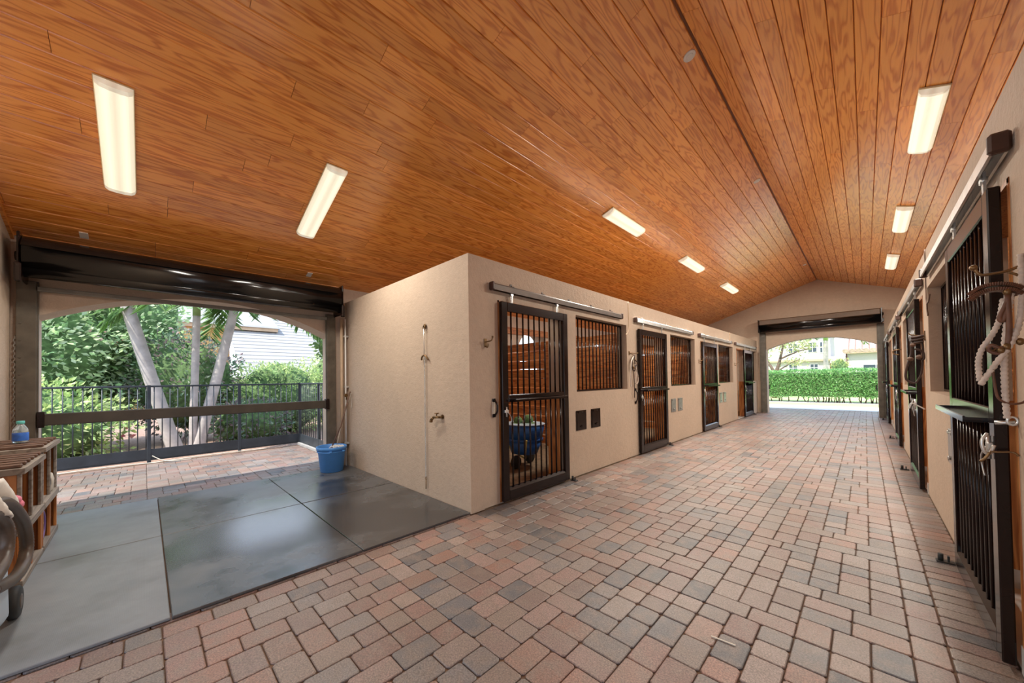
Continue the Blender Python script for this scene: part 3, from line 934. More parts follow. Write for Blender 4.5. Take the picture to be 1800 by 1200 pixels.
b = MB(); b.tube([(-3.295, -.365, .31), (-3.30, -.36, .39)], [.022, .018], 10); b.build('ferrule', M['cream'], t)
b = MB()
for i in range(26):
    a = random.uniform(0, 2*PI); rr = random.uniform(.04, .15)
    p = [(-3.29, -.36, .33), (-3.27+.5*rr*math.cos(a), -.33+.5*rr*math.sin(a), .39), (-3.23+.9*rr*math.cos(a), -.27+rr*math.sin(a)*.6, .425), (-3.21+1.0*rr*math.cos(a), -.24+1.05*rr*math.sin(a)*.7, .36)]
    b.tube(smooth_path(p, 4), .008, 6)
b.build('strands', M['cloth'], t)
# a second thin pole (looped wire) and wall pipes in the corner
b = MB(); b.tube(smooth_path([(-3.40, -.22, .42), (-3.38, -.12, .9), (-3.33, -.03, 1.22), (-3.31, -.02, 1.30), (-3.29, -.02, 1.27), (-3.27, -.02, 1.05)], 6), .005, 6)
tag(b.build('looped_wire', M['cream']), 'pale bent wire standing in the corner behind the mop handle', 'wire')
t = thing('water_pipe', 'tan water pipe running up the corner behind the blue bucket', 'pipe', (-3.5, -.07, 0))
b = MB(); b.cyl((-3.49, -.10, .02), (-3.49, -.10, 2.62), .026, 12); b.build('riser', M['copper'], t)
b = MB(); b.cyl((-3.43, -.055, .02), (-3.43, -.055, 2.62), .012, 10); b.build('thin_riser', M['white'], t)
b = MB(); b.cyl((-3.43, -.055, 1.26), (-3.36, -.06, 1.26), .014, 10); b.lathe([(.028, 0), (.034, .006), (.028, .014)], (-3.37, -.075, 1.265), 12, axis='x'); b.cyl((-3.38, -.06, 1.26), (-3.375, -.07, 1.19), .011, 8)
b.build('valve', M['brass'], t)
for z in (.4, 1.4, 2.3):
    b = MB(); b.box(-3.53, -.075, z, -3.42, -.0, z+.03, .004); b.build('clip', M['galv'], t)

# things on the wash bay wall
t = thing('cross_tie', 'cross tie chain hanging straight down the wash bay wall', 'chain', (-.895, 0, 2.2))
b = MB(); b.lathe([(.024, -.012), (.032, 0), (.024, .002)], (-.89, -.012, 2.21), 14, axis='y'); b.tube([(-.89+.022*math.cos(a), -.028, 2.19+.026*math.sin(a)) for a in [2*PI*i/14 for i in range(14)]], .005, 6, closed=True)
b.build('wall_ring', M['brass'], t)
b = MB(); b.tube([(-.888, -.03, 2.17), (-.892, -.028, 1.84)], .0045, 6); b.build('cord', M['galv'], t)
b = MB(); b.tube(smooth_path([(-.97, -.02, 1.775), (-.94, -.028, 1.815), (-.89, -.03, 1.83), (-.85, -.028, 1.815), (-.81, -.02, 1.77)], 5), .011, 8); b.build('wall_hook', M['brass'], t)
b = MB()
z = 1.82
i = 0
while z > .27:
    a = (i % 2)*PI/2
    b.tube([(-.893+.008*math.cos(q)*math.cos(a), -.022+.008*math.cos(q)*math.sin(a), z+.016*math.sin(q)) for q in [2*PI*k/8 for k in range(8)]], .0028, 5, closed=True)
    z -= .024; i += 1
b.build('chain', M['galv'], t)
b = MB(); b.tube([(-.893+.014*math.cos(q), -.02, .245+.024*math.sin(q)) for q in [2*PI*k/12 for k in range(12)]], .004, 6, closed=True); b.cyl((-.893, -.02, .22), (-.896, -.02, .11), .0055, 8); b.build('snap', M['brass'], t)
t = thing('wall_tap', 'brass tap fitting sticking out of the wash bay wall', 'tap', (-.6, 0, 1.05))
b = MB(); b.cyl((-.53, 0, 1.055), (-.53, -.05, 1.055), .016, 12); b.lathe([(.03, 0), (.03, .006), (.0001, .006)], (-.53, -.006, 1.055), 16, axis='y'); b.cyl((-.53, -.05, 1.055), (-.66, -.055, 1.045), .014, 12); b.build('body', M['brass'], t)
b = MB(); b.cyl((-.585, -.052, 1.05), (-.585, -.052, 1.10), .007, 8); b.lathe([(.026, 0), (.03, .005), (.026, .01)], (-.585, -.052, 1.095), 12); b.build('handwheel', M['brass'], t)
b = MB(); b.cyl((-.655, -.055, 1.045), (-.70, -.057, 1.01), .016, 12, .019); b.cyl((-.70, -.057, 1.01), (-.705, -.057, .985), .021, 12); b.build('spout', M['brass'], t)

b = MB(); z = 2.05; i = 0
while z > 1.0:
    a = (i % 2)*PI/2 + .4
    b.tube([(-3.545+.010*math.cos(q)*math.cos(a), -3.555+.010*math.cos(q)*math.sin(a), z+.02*math.sin(q)) for q in [2*PI*k/8 for k in range(8)]], .004, 5, closed=True)
    z -= .030; i += 1
tag(b.build('pull_chain', M['galv']), 'hand chain of the shutter hanging in the far left corner', 'chain')
# things on the left stall front
def coat_hook(x, y, z, s, label, g=None):
    t = thing('wall_hook', label, 'hook', (x, y, z), 'metal hooks on the stall walls')
    b = MB(); b.box(x, y-.022, z-.07, x+.008*s, y+.022, z+.03, .003); b.cyl((x, y, z-.05), (x+.014*s, y, z-.05), .012, 10); b.build('plate', M['brass'], t)
    b = MB(); b.tube(smooth_path([(x, y, z-.01), (x+.04*s, y+.01, z-.005), (x+.085*s, y+.022, z+.005), (x+.10*s, y+.028, z+.04)], 5), .008, 8); b.ball((x+.10*s, y+.028, z+.045), .013); b.build('upper_prong', M['brass'], t)
    b = MB(); b.tube(smooth_path([(x, y, z-.05), (x+.035*s, y, z-.075), (x+.05*s, y, z-.055), (x+.05*s, y, z-.03)], 5), .007, 8); b.build('lower_prong', M['brass'], t)
coat_hook(0, .24, 1.955, 1, 'brass coat hook on the wall left of the first stall door')
coat_hook(0, 7.83, 1.93, 1, 'hook on the pier before the third left stall door')
coat_hook(0, 11.50, 1.93, 1, 'hook with a short dark strap on the pier before the last left stall door')
t = thing('grab_bar', 'dark grab bar with a pale back plate on the wall at the first stall door', 'grab bar', (.0, .35, 1.16))  # pull handle of the first stall door, fixed to the wall
b = MB()
for z in (1.075, 1.255): b.box(0, .335, z-.022, .014, .385, z+.022, .004); b.cyl((.014, .36, z), (.03, .36, z), .012, 8)
b.build('mount', M['metal'], t)
b = MB(); b.box(.0, .33, 1.09, .012, .372, 1.24, .003); b.build('back_plate', M['cream'], t)
b = MB(); b.tube(smooth_path([(.02, .362, 1.255), (.05, .368, 1.21), (.055, .37, 1.165), (.05, .368, 1.12), (.02, .362, 1.075)], 5), .012, 8); b.build('grip', M['metal'], t)
# halter with lead rope beside the second left door
t = thing('halter', 'dark halter with a white lead rope hanging left of the second left stall door', 'halter', (.03, 3.9, 1.95))
b = MB(); b.box(.0, 3.82, 1.93, .01, 3.86, 2.0, .003); b.tube(smooth_path([(.005, 3.84, 1.965), (.03, 3.95, 1.97), (.05, 4.07, 1.965), (.055, 4.09, 1.99)], 5), .008, 8); b.build('hook_arm', M['brass'], t)
b = MB()
b.tube(smooth_path([(.035, 3.98, 1.93), (.05, 3.86, 1.80), (.045, 3.87, 1.68), (.05, 3.95, 1.63), (.05, 3.98, 1.72), (.045, 3.97, 1.84)], 6, True), .012, 6, closed=True)
b.tube(smooth_path([(.05, 3.95, 1.84), (.055, 4.06, 1.80), (.05, 4.05, 1.74), (.05, 3.96, 1.70)], 6), .012, 6)
b.tube(smooth_path([(.04, 3.93, 1.68), (.045, 3.94, 1.40), (.04, 3.945, 1.12)], 6), .008, 6)
b.build('head_straps', M['leatherdark'], t)
b = MB(); b.tube(smooth_path([(.045, 3.93, 1.90), (.05, 3.83, 1.80), (.05, 3.79, 1.55), (.05, 3.79, 1.36), (.055, 3.80, 1.34)], 6), .010, 8)
b.tube(smooth_path([(.05, 3.97, 1.76), (.055, 4.03, 1.62), (.055, 4.085, 1.47), (.055, 4.03, 1.38), (.055, 3.97, 1.42), (.055, 4.0, 1.60)], 6), .010, 8)
b.build('lead_rope', M['rope'], t)
for y, z in ((3.94, 1.68), (3.90, 1.70), (3.97, 1.84)):
    b = MB(); b.ball((.05, y, z), .018); b.build('buckle', M['brass'], t)
t = thing('grab_bar', 'short dark grab bar below the halter at the second stall door', 'grab bar', (0, 4.05, 1.15))  # pull handle of the second stall door, fixed to the wall
b = MB()
for z in (1.02, 1.27): b.box(0, 4.03, z-.025, .02, 4.08, z+.025, .004)
b.build('mount', M['metal'], t)
b = MB(); b.tube(smooth_path([(.015, 4.055, 1.27), (.045, 4.055, 1.2), (.045, 4.055, 1.1), (.015, 4.055, 1.02)], 5), .011, 8); b.build('grip', M['metal'], t)
# wire conduits on the wall
b = MB(); b.tube(smooth_path([(.008, 3.83, HB), (.008, 3.835, 2.6), (.008, 3.82, 2.42), (.008, 3.76, 2.33), (.008, 3.70, 2.31)], 6), .006, 6)
tag(b.build('wire', M['copper']), 'thin wire drooping down the wall right of the first barred window', 'wire', 'thin wires on the stall walls')
b = MB(); b.tube(smooth_path([(.008, 10.95, HB), (.008, 10.96, 2.66)], 6), .008, 6)
tag(b.build('wire', M['copper']), 'thin vertical wire above the third left barred window', 'wire', 'thin wires on the stall walls')
b = MB(); b.tube(smooth_path([(XW-.008, 3.78, HB), (XW-.008, 3.78, 2.45), (XW-.012, 3.72, 2.31), (XW-.012, 3.52, 2.30), (XW-.012, 3.4, 2.36)], 6), .006, 6)
b.tube(smooth_path([(XW-.012, 3.68, 2.30), (XW-.014, 3.66, 2.22), (XW-.014, 3.60, 2.15)], 5), .008, 6)
tag(b.build('wire', M['slatwood']), 'dark wire looping on the right wall between near door and window', 'wire', 'thin wires on the stall walls')

# ------------------------------------------------------------------ tack on the right wall beside the near door
def rope(mb, pts, r, pitch=.016, k=8, n=10):
    P = smooth_path(pts, k)
    # resample evenly and swell the radius along the lay of the strands
    out = [P[0]]; step = pitch/3
    acc = 0
    for a, b_ in zip(P[:-1], P[1:]):
        L = (b_-a).length
        q = step-acc
        while q < L:
            out.append(a+(b_-a)*(q/L)); q += step
        acc = (acc+L) % step
    rr = [r*(1.06, .98, .76)[i % 3] for i in range(len(out))]
    mb.tube(out, rr, n)
t = thing('bridle_bracket', 'brass swing arm bracket on the right wall above the leather strap', 'bracket', (XW, .22, 1.95))
b = MB(); b.box(XW-.012, .19, 1.86, XW, .245, 2.03, .004); b.build('wall_plate', M['metal'], t)
b = MB(); b.tube(smooth_path([(XW-.01, .215, 1.985), (3.66, .205, 1.962), (3.60, .20, 1.957), (3.582, .20, 1.965), (3.570, .20, 1.99)], 6), .0065, 8)
b.tube(smooth_path([(XW-.01, .215, 1.90), (3.695, .21, 1.935), (3.665, .205, 1.957)], 6), .0055, 8)
b.ball((3.567, .20, 1.998), .014); b.build('arm', M['brass'], t)
t = thing('leather_strap', 'brown curved leather strap hanging flat from the wall bracket', 'strap', (3.62, .2, 1.88))
for dz, w, nm in ((0, .018, 'upper_strap'), (-.023, .018, 'lower_strap')):
    b = MB(); pts = smooth_path([(3.694, .195, 1.872+dz), (3.672, .19, 1.890+dz), (3.64, .185, 1.902+dz), (3.60, .185, 1.902+dz), (3.572, .19, 1.888+dz), (3.552, .195, 1.868+dz)], 6)
    for a, c in zip(pts[:-1], pts[1:]): b.bar(a, c + (c-a)*.1, .055, w, .003, up=(0, 0, 1))
    b.build(nm, M['leather'], t)
t = thing('rope_halter', 'thick white rope halter with leather and brass fittings hanging by the near right door', 'halter', (3.64, .18, 1.7))
b = MB(); rope(b, [(3.700, .20, 2.03), (3.699, .19, 1.89), (3.688, .175, 1.74), (3.663, .17, 1.635), (3.620, .168, 1.545), (3.578, .172, 1.455), (3.570, .175, 1.44)], .0112, .02)
b.build('front_rope', M['rope'], t)
b = MB(); rope(b, [(3.573, .19, 1.46), (3.571, .19, 1.55), (3.582, .185, 1.61), (3.610, .18, 1.67), (3.633, .18, 1.74), (3.648, .19, 1.84)], .0105, .018)
b.build('side_rope', M['rope'], t)
b = MB(); rope(b, [(3.668, .185, 1.855), (3.655, .18, 1.74), (3.643, .178, 1.59), (3.641, .178, 1.43), (3.645, .178, 1.285)], .0112, .02)
b.build('back_rope', M['rope'], t)
b = MB(); b.tube(smooth_path([(3.664, .175, 1.87), (3.65, .17, 1.81), (3.632, .17, 1.75), (3.642, .17, 1.735), (3.655, .172, 1.80)], 5), .009, 8)
b.tube(smooth_path([(3.655, .17, 1.85), (3.657, .168, 1.70), (3.650, .168, 1.60)], 5), .010, 8)
b.tube(smooth_path([(3.655, .166, 1.625), (3.63, .164, 1.61), (3.605, .166, 1.625), (3.60, .17, 1.60), (3.625, .168, 1.585), (3.65, .168, 1.60)], 5), .008, 8)
b.build('leather_tab', M['leather'], t)
for p in ((3.655, .168, 1.862), (3.648, .165, 1.615), (3.686, .175, 1.635), (3.632, .165, 1.60)):
    b = MB(); b.ball(p, .013, sz=1.3); b.build('rivet', M['brass'], t)
b = MB()
b.tube([(3.607+.014*math.cos(q), .168, 1.612+.012*math.sin(q)) for q in [2*PI*i/12 for i in range(12)]], .004, 6, closed=True)
b.build('buckle', M['brass'], t)
b = MB(); b.tube(smooth_path([(3.606, .165, 1.53), (3.612, .166, 1.44), (3.622, .17, 1.38), (3.652, .172, 1.357), (3.69, .178, 1.365), (3.705, .185, 1.40)], 6), .005, 6)
b.build('thin_cord', M['leather'], t)
t = thing('door_hasp', 'steel latch and chain holding the near right stall door', 'latch', (3.66, .4, 1.15))
b = MB(); b.cyl((3.652, .455, 1.245), (3.712, .44, 1.25), .010, 8); b.tube([(3.702+.016*math.cos(q), .43, 1.258+.02*math.sin(q)) for q in [2*PI*i/12 for i in range(12)]], .006, 6, closed=True); b.build('bolt', M['galv'], t)
b = MB(); b.tube(smooth_path([(3.628, .45, 1.19), (3.608, .44, 1.15), (3.614, .44, 1.10), (3.632, .45, 1.085), (3.650, .46, 1.13)], 5), .007, 8); b.build('hook', M['galv'], t)
b = MB(); b.tube(smooth_path([(3.632, .44, 1.098), (3.66, .435, 1.10), (3.70, .43, 1.105), (3.715, .42, 1.09)], 5), .005, 6)
b.tube(smooth_path([(3.632, .44, 1.095), (3.615, .44, 1.06), (3.60, .44, 1.045)], 4), .006, 6); b.build('cord', M['brass'], t)

t = thing('bridle', 'dark leather bridle bundle hanging beside the second right stall door', 'bridle', (3.62, 4.1, 1.7))
b = MB(); b.box(XW-.01, 4.06, 1.90, XW, 4.13, 2.02, .003); b.tube(smooth_path([(XW-.005, 4.10, 1.95), (3.66, 4.09, 1.965), (3.60, 4.08, 1.98), (3.585, 4.08, 2.0)], 5), .008, 8); b.build('arm', M['brass'], t)
b = MB()
b.tube(smooth_path([(3.655, 4.07, 1.93), (3.61, 4.06, 1.88), (3.60, 4.06, 1.74), (3.565, 4.06, 1.60), (3.548, 4.06, 1.46), (3.575, 4.06, 1.40), (3.62, 4.06, 1.38)], 6), .013, 6)
b.tube(smooth_path([(3.69, 4.08, 1.93), (3.70, 4.08, 1.78), (3.69, 4.08, 1.60), (3.675, 4.08, 1.48), (3.63, 4.06, 1.38)], 6), .011, 6)
b.tube(smooth_path([(3.63, 4.05, 1.80), (3.66, 4.05, 1.79), (3.695, 4.06, 1.76), (3.70, 4.06, 1.68), (3.68, 4.06, 1.66)], 6), .014, 6)
for dz in (0, .035, .07): b.tube(smooth_path([(3.605, 4.055, 1.87+dz), (3.65, 4.04, 1.875+dz), (3.70, 4.06, 1.89+dz)], 5), .016, 8)
b.build('straps', M['leatherdark'], t)
for p, rr in (((3.665, 4.06, 1.70), .03), ((3.59, 4.06, 1.68), .028), ((3.615, 4.05, 1.85), .026)):
    b = MB(); b.ball(p, rr); b.build('knot', M['slatwood'], t)
b = MB(); b.tube(smooth_path([(3.62, 4.30, 1.16), (3.60, 4.30, 1.10), (3.585, 4.30, 1.05), (3.60, 4.30, 1.12), (3.66, 4.28, 1.09), (3.715, 4.25, 1.05)], 5), .008, 6)
tag(b.build('door_hasp', M['galv']), 'small hanging latch on the second right stall door', 'latch')
b = MB(); b.tube(smooth_path([(XW-.004, 8.0, 1.98), (3.66, 7.99, 1.98), (3.60, 7.99, 1.96), (3.61, 7.99, 1.90), (3.68, 7.99, 1.88)], 5), .010, 8)
tag(b.build('wall_hook', M['brass']), 'empty hook on the right wall before the third door', 'hook', 'metal hooks on the stall walls')

# ------------------------------------------------------------------ shelf units, bottle and vacuum at the left edge
def shelf_unit(x0, x1, zt, label, slats):
    t = thing('shelf_unit', label, 'shelf unit', ((x0+x1)/2, -3.38, 0), 'wooden shelf units of the wash bay')
    yb, yf = -3.585, -3.19
    b = MB(); b.box(x0, yb, .03, x1, yb+.012, zt-.04, 0, randc()); b.build('back_panel', M['cabwood'], t, fix=False)
    for x in (x0, (x0+x1)/2-.009, x1-.018):
        b = MB(); b.box(x, yb+.012, .03, x+.018, yf-.02, zt-.04, 0, randc()); b.build('side_panel', M['cabwood'], t, fix=False)
    b = MB(); b.box(x0-.01, yb, zt-.045, x1+.02, yf+.02, zt, .003, randc()); b.build('top', M['oldwood'], t, fix=False)
    b = MB(); b.box(x0, yb+.012, .40, x1, yf+.015, .46, .003, randc()); b.build('shelf', M['oldwood'], t, fix=False)
    b = MB(); b.box(x0, yb+.012, .025, x1, yf+.01, .07, .003, randc()); b.build('shelf', M['oldwood'], t, fix=False)
    for x in (x0, (x0+x1)/2-.02, x1-.04):
        b = MB(); b.box(x, yf-.02, .46, x+.04, yf, zt-.045, .003, randc()); b.build('front_post', M['oldwood'], t, fix=False)
        b = MB(); b.box(x, yf-.02, .07, x+.04, yf, .40, .003, randc()); b.build('front_post', M['cabwood'], t, fix=False)
    n = slats
    for i in range(n):
        x = x0+.06+(x1-x0-.10)*i/(n-1)
        b = MB(); b.box(x-.022, yb+.0, zt, x+.022, yf-.0, zt+.028, .006); b.build('top_slat', M['slatwood'], t)
    return t
shelf_unit(-2.085, -1.30, .90, 'nearer orange wood shelf unit with brown slats on top', 6)
shelf_unit(-2.86, -2.115, .955, 'farther orange wood shelf unit carrying the water bottle', 5)
t = thing('bottle', 'clear water bottle with blue label and teal cap on the shelf unit', 'bottle', (-2.46, -3.36, .984))
c = (-2.46, -3.36, .984)
b = MB(); b.lathe([(.042, 0), (.047, .006), (.047, .105), (.044, .125), (.022, .165), (.018, .172), (.018, .18)], c, 24); b.build('body', M['bottle'], t)
b = MB(); b.lathe([(.0476, .018), (.0482, .02), (.0482, .09), (.0476, .092)], c, 24, cap=False); b.build('label', M['labelblue'], t)
b = MB(); b.lathe([(.024, .172), (.025, .176), (.025, .196), (.022, .20), (.0001, .2)], c, 20); b.build('cap', M['teal'], t)
t = thing('jug', 'cream jug with a black lid and handle on the upper shelf of the far unit', 'jug', (-2.62, -3.30, .46))
c = (-2.66, -3.27, .462)
b = MB(); b.lathe([(.07, 0), (.08, .01), (.085, .12), (.075, .17), (.06, .185)], c, 20); b.build('body', M['cream'], t)
b = MB(); b.lathe([(.062, .185), (.064, .19), (.064, .215), (.05, .225), (.0001, .225)], c, 20); b.build('lid', M['black'], t)
b = MB(); b.tube(smooth_path([(-2.60, -3.23, .60), (-2.57, -3.205, .60), (-2.57, -3.205, .53), (-2.60, -3.23, .51)], 5), .009, 8); b.build('handle', M['black'], t)
t = thing('round_pan', 'round black pan with a purple rim on edge in the bottom of the far unit', 'pan', (-2.5, -3.2, .07))
b = MB(); b.lathe([(.0001, -.02), (.11, -.02), (.125, 0), (.125, .018), (.11, .012), (.0001, .01)], (-2.31, -3.235, .216), 28, axis='y'); b.build('dish', M['black'], t)
b = MB(); b.tube([(-2.31+.127*math.cos(q), -3.22, .216+.127*math.sin(q)) for q in [2*PI*i/28 for i in range(28)]], .010, 8, closed=True); b.build('rim', M['purple'], t)
b = MB(); b.box(-2.36, -3.222, .21, -2.26, -3.214, .235, .002); b.build('tag', M['yellow'], t)

# shop vacuum with a ribbed hose, mostly outside the left edge
t = thing('shop_vacuum', 'vacuum with a thick ribbed brown hose and castor wheel in front of the shelves', 'vacuum cleaner', (-.55, -3.2, 0))
b = MB(); b.lathe([(.20, .12), (.215, .15), (.21, .42), (.19, .46), (.0001, .47)], (-.47, -3.33, 0), 28); b.build('tank', M['lightblue'], t)
b = MB(); b.lathe([(.20, .44), (.215, .47), (.19, .55), (.12, .60), (.0001, .61)], (-.47, -3.33, 0), 28); b.build('motor_head', M['black'], t)
b = MB(); b.box(-.70, -3.30, .09, -.30, -3.19, .125, .012); b.cyl((-.56, -3.17, .10), (-.56, -3.17, .27), .012, 8); b.bar((-.70, -3.175, .12), (-.50, -3.175, .2), .02, .02); b.build('cart_frame', M['yellow'], t)
b = MB(); b.lathe([(.03, -.028), (.085, -.026), (.1, -.015), (.1, .015), (.085, .026), (.03, .028)], (-.74, -3.135, .122), 24, axis='y')
b.build('wheel', M['black'], t)
b = MB(); b.lathe([(.0001, -.030), (.03, -.031), (.045, -.028), (.045, .028), (.03, .031), (.0001, .030)], (-.74, -3.135, .122), 16, axis='y'); b.build('wheel_hub', M['hose'], t)
def ribbed(mb, pts, r, k=12, n=14):
    P = smooth_path(pts, k); out = [P[0]]; step = .011; acc = 0
    for a, c in zip(P[:-1], P[1:]):
        L = (c-a).length; q = step-acc
        while q < L: out.append(a+(c-a)*(q/L)); q += step
        acc = (acc+L) % step
    mb.tube(out, [r*(1 if i % 2 else .93) for i in range(len(out))], n)
b = MB(); ribbed(b, [(-.12, -3.12, .88), (-.30, -3.105, .85), (-.54, -3.10, .74), (-.76, -3.10, .59), (-.83, -3.10, .44), (-.72, -3.10, .355), (-.46, -3.10, .36), (-.15, -3.12, .42)], .032)
ribbed(b, [(.0, -3.12, .86), (-.19, -3.11, .80), (-.31, -3.10, .70), (-.31, -3.10, .58), (-.19, -3.10, .52), (.0, -3.11, .49)], .032)
b.build('hose', M['hose'], t)
t = thing('towel', 'white towel with a pink bundle draped beside the vacuum hose', 'towel', (-.4, -3.1, .8))
b = MB(); V = []; F = []; nx, nz = 14, 10
for i in range(nx+1):
    for j in range(nz+1):
        u, v = i/nx, j/nz
        x = -.52+.48*u; z = .93-.22*v + .10*u
        V.append((x - .04*v, -3.16+.05*math.sin(u*7+v*3)*(.4+v)+.02*v, z+.02*math.sin(u*9)))
for i in range(nx):
    for j in range(nz): F.append((i*(nz+1)+j, (i+1)*(nz+1)+j, (i+1)*(nz+1)+j+1, i*(nz+1)+j+1))
b.add(V, F, None, True); o = b.build('cloth', M['cloth'], t); md = o.modifiers.new('thick', 'SOLIDIFY'); md.thickness = .012
b = MB(); b.ball((-.60, -3.125, .80), .04, sz=.8); b.ball((-.62, -3.115, .765), .036); b.ball((-.66, -3.125, .76), .03); b.build('pink_bundle', M['pink'], t)

# blue wheelbarrow inside the first stall, and a wall fan
t = thing('wheelbarrow', 'blue tub wheelbarrow seen through the bars of the first stall', 'wheelbarrow', (-1.0, 2.0, 0))
b = MB()
for a, z0, z1, r0, r1 in ((0, .24, .46, .24, .33), (0, .46, .50, .345, .35), (0, .50, .74, .33, .38)):
    b.lathe([(r0, z0), (r1, z1)], (-1.05, 2.02, 0), 20, 1.0, .85)
b.build('tub', M['bluedark'], t)
b = MB(); b.lathe([(.385, .735), (.395, .745), (.36, .75)], (-1.05, 2.02, 0), 20, 1, .85); b.build('rim', M['lightblue'], t)
b = MB(); b.tube([(-.72, 1.72, .52), (-.88, 1.86, .26), (-1.1, 2.1, .12)], .014, 8); b.tube([(-1.2, 1.68, .5), (-1.2, 1.9, .25), (-1.12, 2.1, .12)], .014, 8); b.build('frame', M['yellow'], t)
for p in ((-1.02, 1.78, .12), (-1.14, 2.26, .12)):
    b = MB(); b.lathe([(.03, -.03), (.10, -.03), (.115, 0), (.10, .03), (.03, .03)], p, 18, axis='x'); b.build('wheel', M['black'], t)
b = MB(); b.lathe([(.0001, .72), (.2, .76), (.3, .72)], (-1.05, 2.02, 0), 16, 1, .8); b.ball((-1.02, 2.1, .80), .09); b.ball((-1.15, 1.98, .78), .08); b.build('load', M['core'], t)
t = thing('wall_fan', 'round dark fan high on the back boards of the first stall', 'fan', (-3.5, 3.0, 2.35))
b = MB()
for rr in (.06, .12, .18, .23): b.tube([(-3.36, 3.15+rr*math.cos(q), 2.38+rr*math.sin(q)) for q in [2*PI*i/20 for i in range(20)]], .006, 5, closed=True)
for i in range(8): b.cyl((-3.36, 3.15, 2.38), (-3.36, 3.15+.23*math.cos(i*PI/4), 2.38+.23*math.sin(i*PI/4)), .004, 5)
b.build('guard', M['metal'], t)
b = MB()
for i in range(3):
    a = i*2*PI/3
    b.obox((-3.42, 3.15+.11*math.cos(a), 2.38+.11*math.sin(a)), Vector((.3, -math.sin(a), math.cos(a))).normalized(), Vector((0, math.cos(a), math.sin(a))), Vector((1, .3*math.sin(a), -.3*math.cos(a))).normalized(), .05, .09, .004)
b.build('blade', M['slatwood'], t)
b = MB(); b.cyl((-3.54, 3.15, 2.38), (-3.40, 3.15, 2.38), .06, 14); b.build('motor', M['metal'], t)

# ------------------------------------------------------------------ fence outside the wash bay
def fence(name, label, p0, p1, posts, nb):
    p0, p1 = Vector(p0), Vector(p1); d = (p1-p0); L = d.length; d.normalize(); n = Vector((-d.y, d.x, 0))
    t = thing(name, label, 'fence', (p0+p1)/2, 'black railings outside the wash bay')
    up = Vector((0, 0, 1))
    for z, h in ((1.475, .035), (.065, .03)):
        b = MB(); b.bar(p0+up*z, p1+up*z, .035, h, .004); b.build('rail', M['fence'], t)
    b = MB(); b.bar(p0+up*.175-n*.018, p1+up*.175-n*.018, .008, .19, .001); b.build('kick_plate', M['fence'], t)
    for s in posts:
        q = p0 + d*(s*L); b = MB(); b.bar(q, q+up*1.50, .055, .055, .004, up=(1, 0, 0)); b.build('post', M['fence'], t)
    for i in range(nb):
        q = p0 + d*(L*(i+.5)/nb); b = MB(); b.cyl(q+up*.07, q+up*1.46, .0085, 6); b.build('baluster', M['fence'], t)
fence('railing', 'long black railing behind the waist-high beam, outside the opening', (-6.72, -4.6, 0), (-6.72, .09, 0), (.449, .748, 1.0), 42)
fence('railing', 'short black railing returning toward the building behind the bucket', (-6.70, .10, 0), (-4.02, .10, 0), (.5, .86), 18)
b = MB(); b.box(-6.66, .02, 0, -4.02, .075, .07, .01); tag(b.build('kerb', M['kerb']), 'pale concrete kerb under the short railing', 'kerb')
b = MB(); b.tube(smooth_path([(-6.62, -3.6, .02), (-6.63, -3.0, .03), (-6.62, -2.6, .02), (-6.60, -2.35, .015), (-6.63, -1.6, .03), (-6.62, -.6, .02)], 8), .010, 6)
b.tube(smooth_path([(-6.66, -2.45, .14), (-6.60, -2.32, .05), (-6.52, -2.15, .018), (-6.50, -1.9, .015)], 6), .008, 6)
tag(b.build('garden_hose', M['cream']), 'thin pale hose lying along the foot of the long railing', 'hose')

# ------------------------------------------------------------------ planting
def leaves(name, pts, nrms, size, cols, mat, parent=None, aspect=.5, droop=0., jit=1.0):
    n = len(pts); P = np.asarray(pts, float)
    D = np.asarray(nrms, float) + RNG.normal(0, .55*jit, (n, 3)); D[:, 2] -= droop
    D /= np.linalg.norm(D, axis=1, keepdims=True)+1e-9
    A = RNG.normal(0, 1, (n, 3)); S = np.cross(D, A); S /= np.linalg.norm(S, axis=1, keepdims=True)+1e-9
    Nn = np.cross(D, S)
    sz = size*RNG.uniform(.6, 1.35, (n, 1))
    v0 = P; v1 = P + D*sz*.5 + S*sz*aspect*.5 + Nn*sz*.08; v2 = P + D*sz; v3 = P + D*sz*.5 - S*sz*aspect*.5 + Nn*sz*.08
    V = np.stack([v0, v1, v2, v3], 1).reshape(-1, 3)
    base = np.arange(n)*4
    F = np.stack([np.stack([base, base+1, base+2], 1), np.stack([base, base+2, base+3], 1)], 1).reshape(-1, 3)
    me = bpy.data.meshes.new(name); me.from_pydata(V.tolist(), [], F.tolist())
    ci = RNG.integers(0, len(cols), n); C = np.array(cols)[ci]*RNG.uniform(.75, 1.3, (n, 1))
    at = me.attributes.new('col', 'FLOAT_COLOR', 'FACE')
    at.data.foreach_set('color', np.repeat(np.concatenate([C, np.ones((n, 1))], 1), 2, 0).astype('f').ravel())
    me.materials.append(mat)
    o = bpy.data.objects.new(name, me); COL.objects.link(o)
    o['kind'] = 'stuff'
    if parent is not None: o.parent = parent; o.location = -Vector(parent.location)
    return o
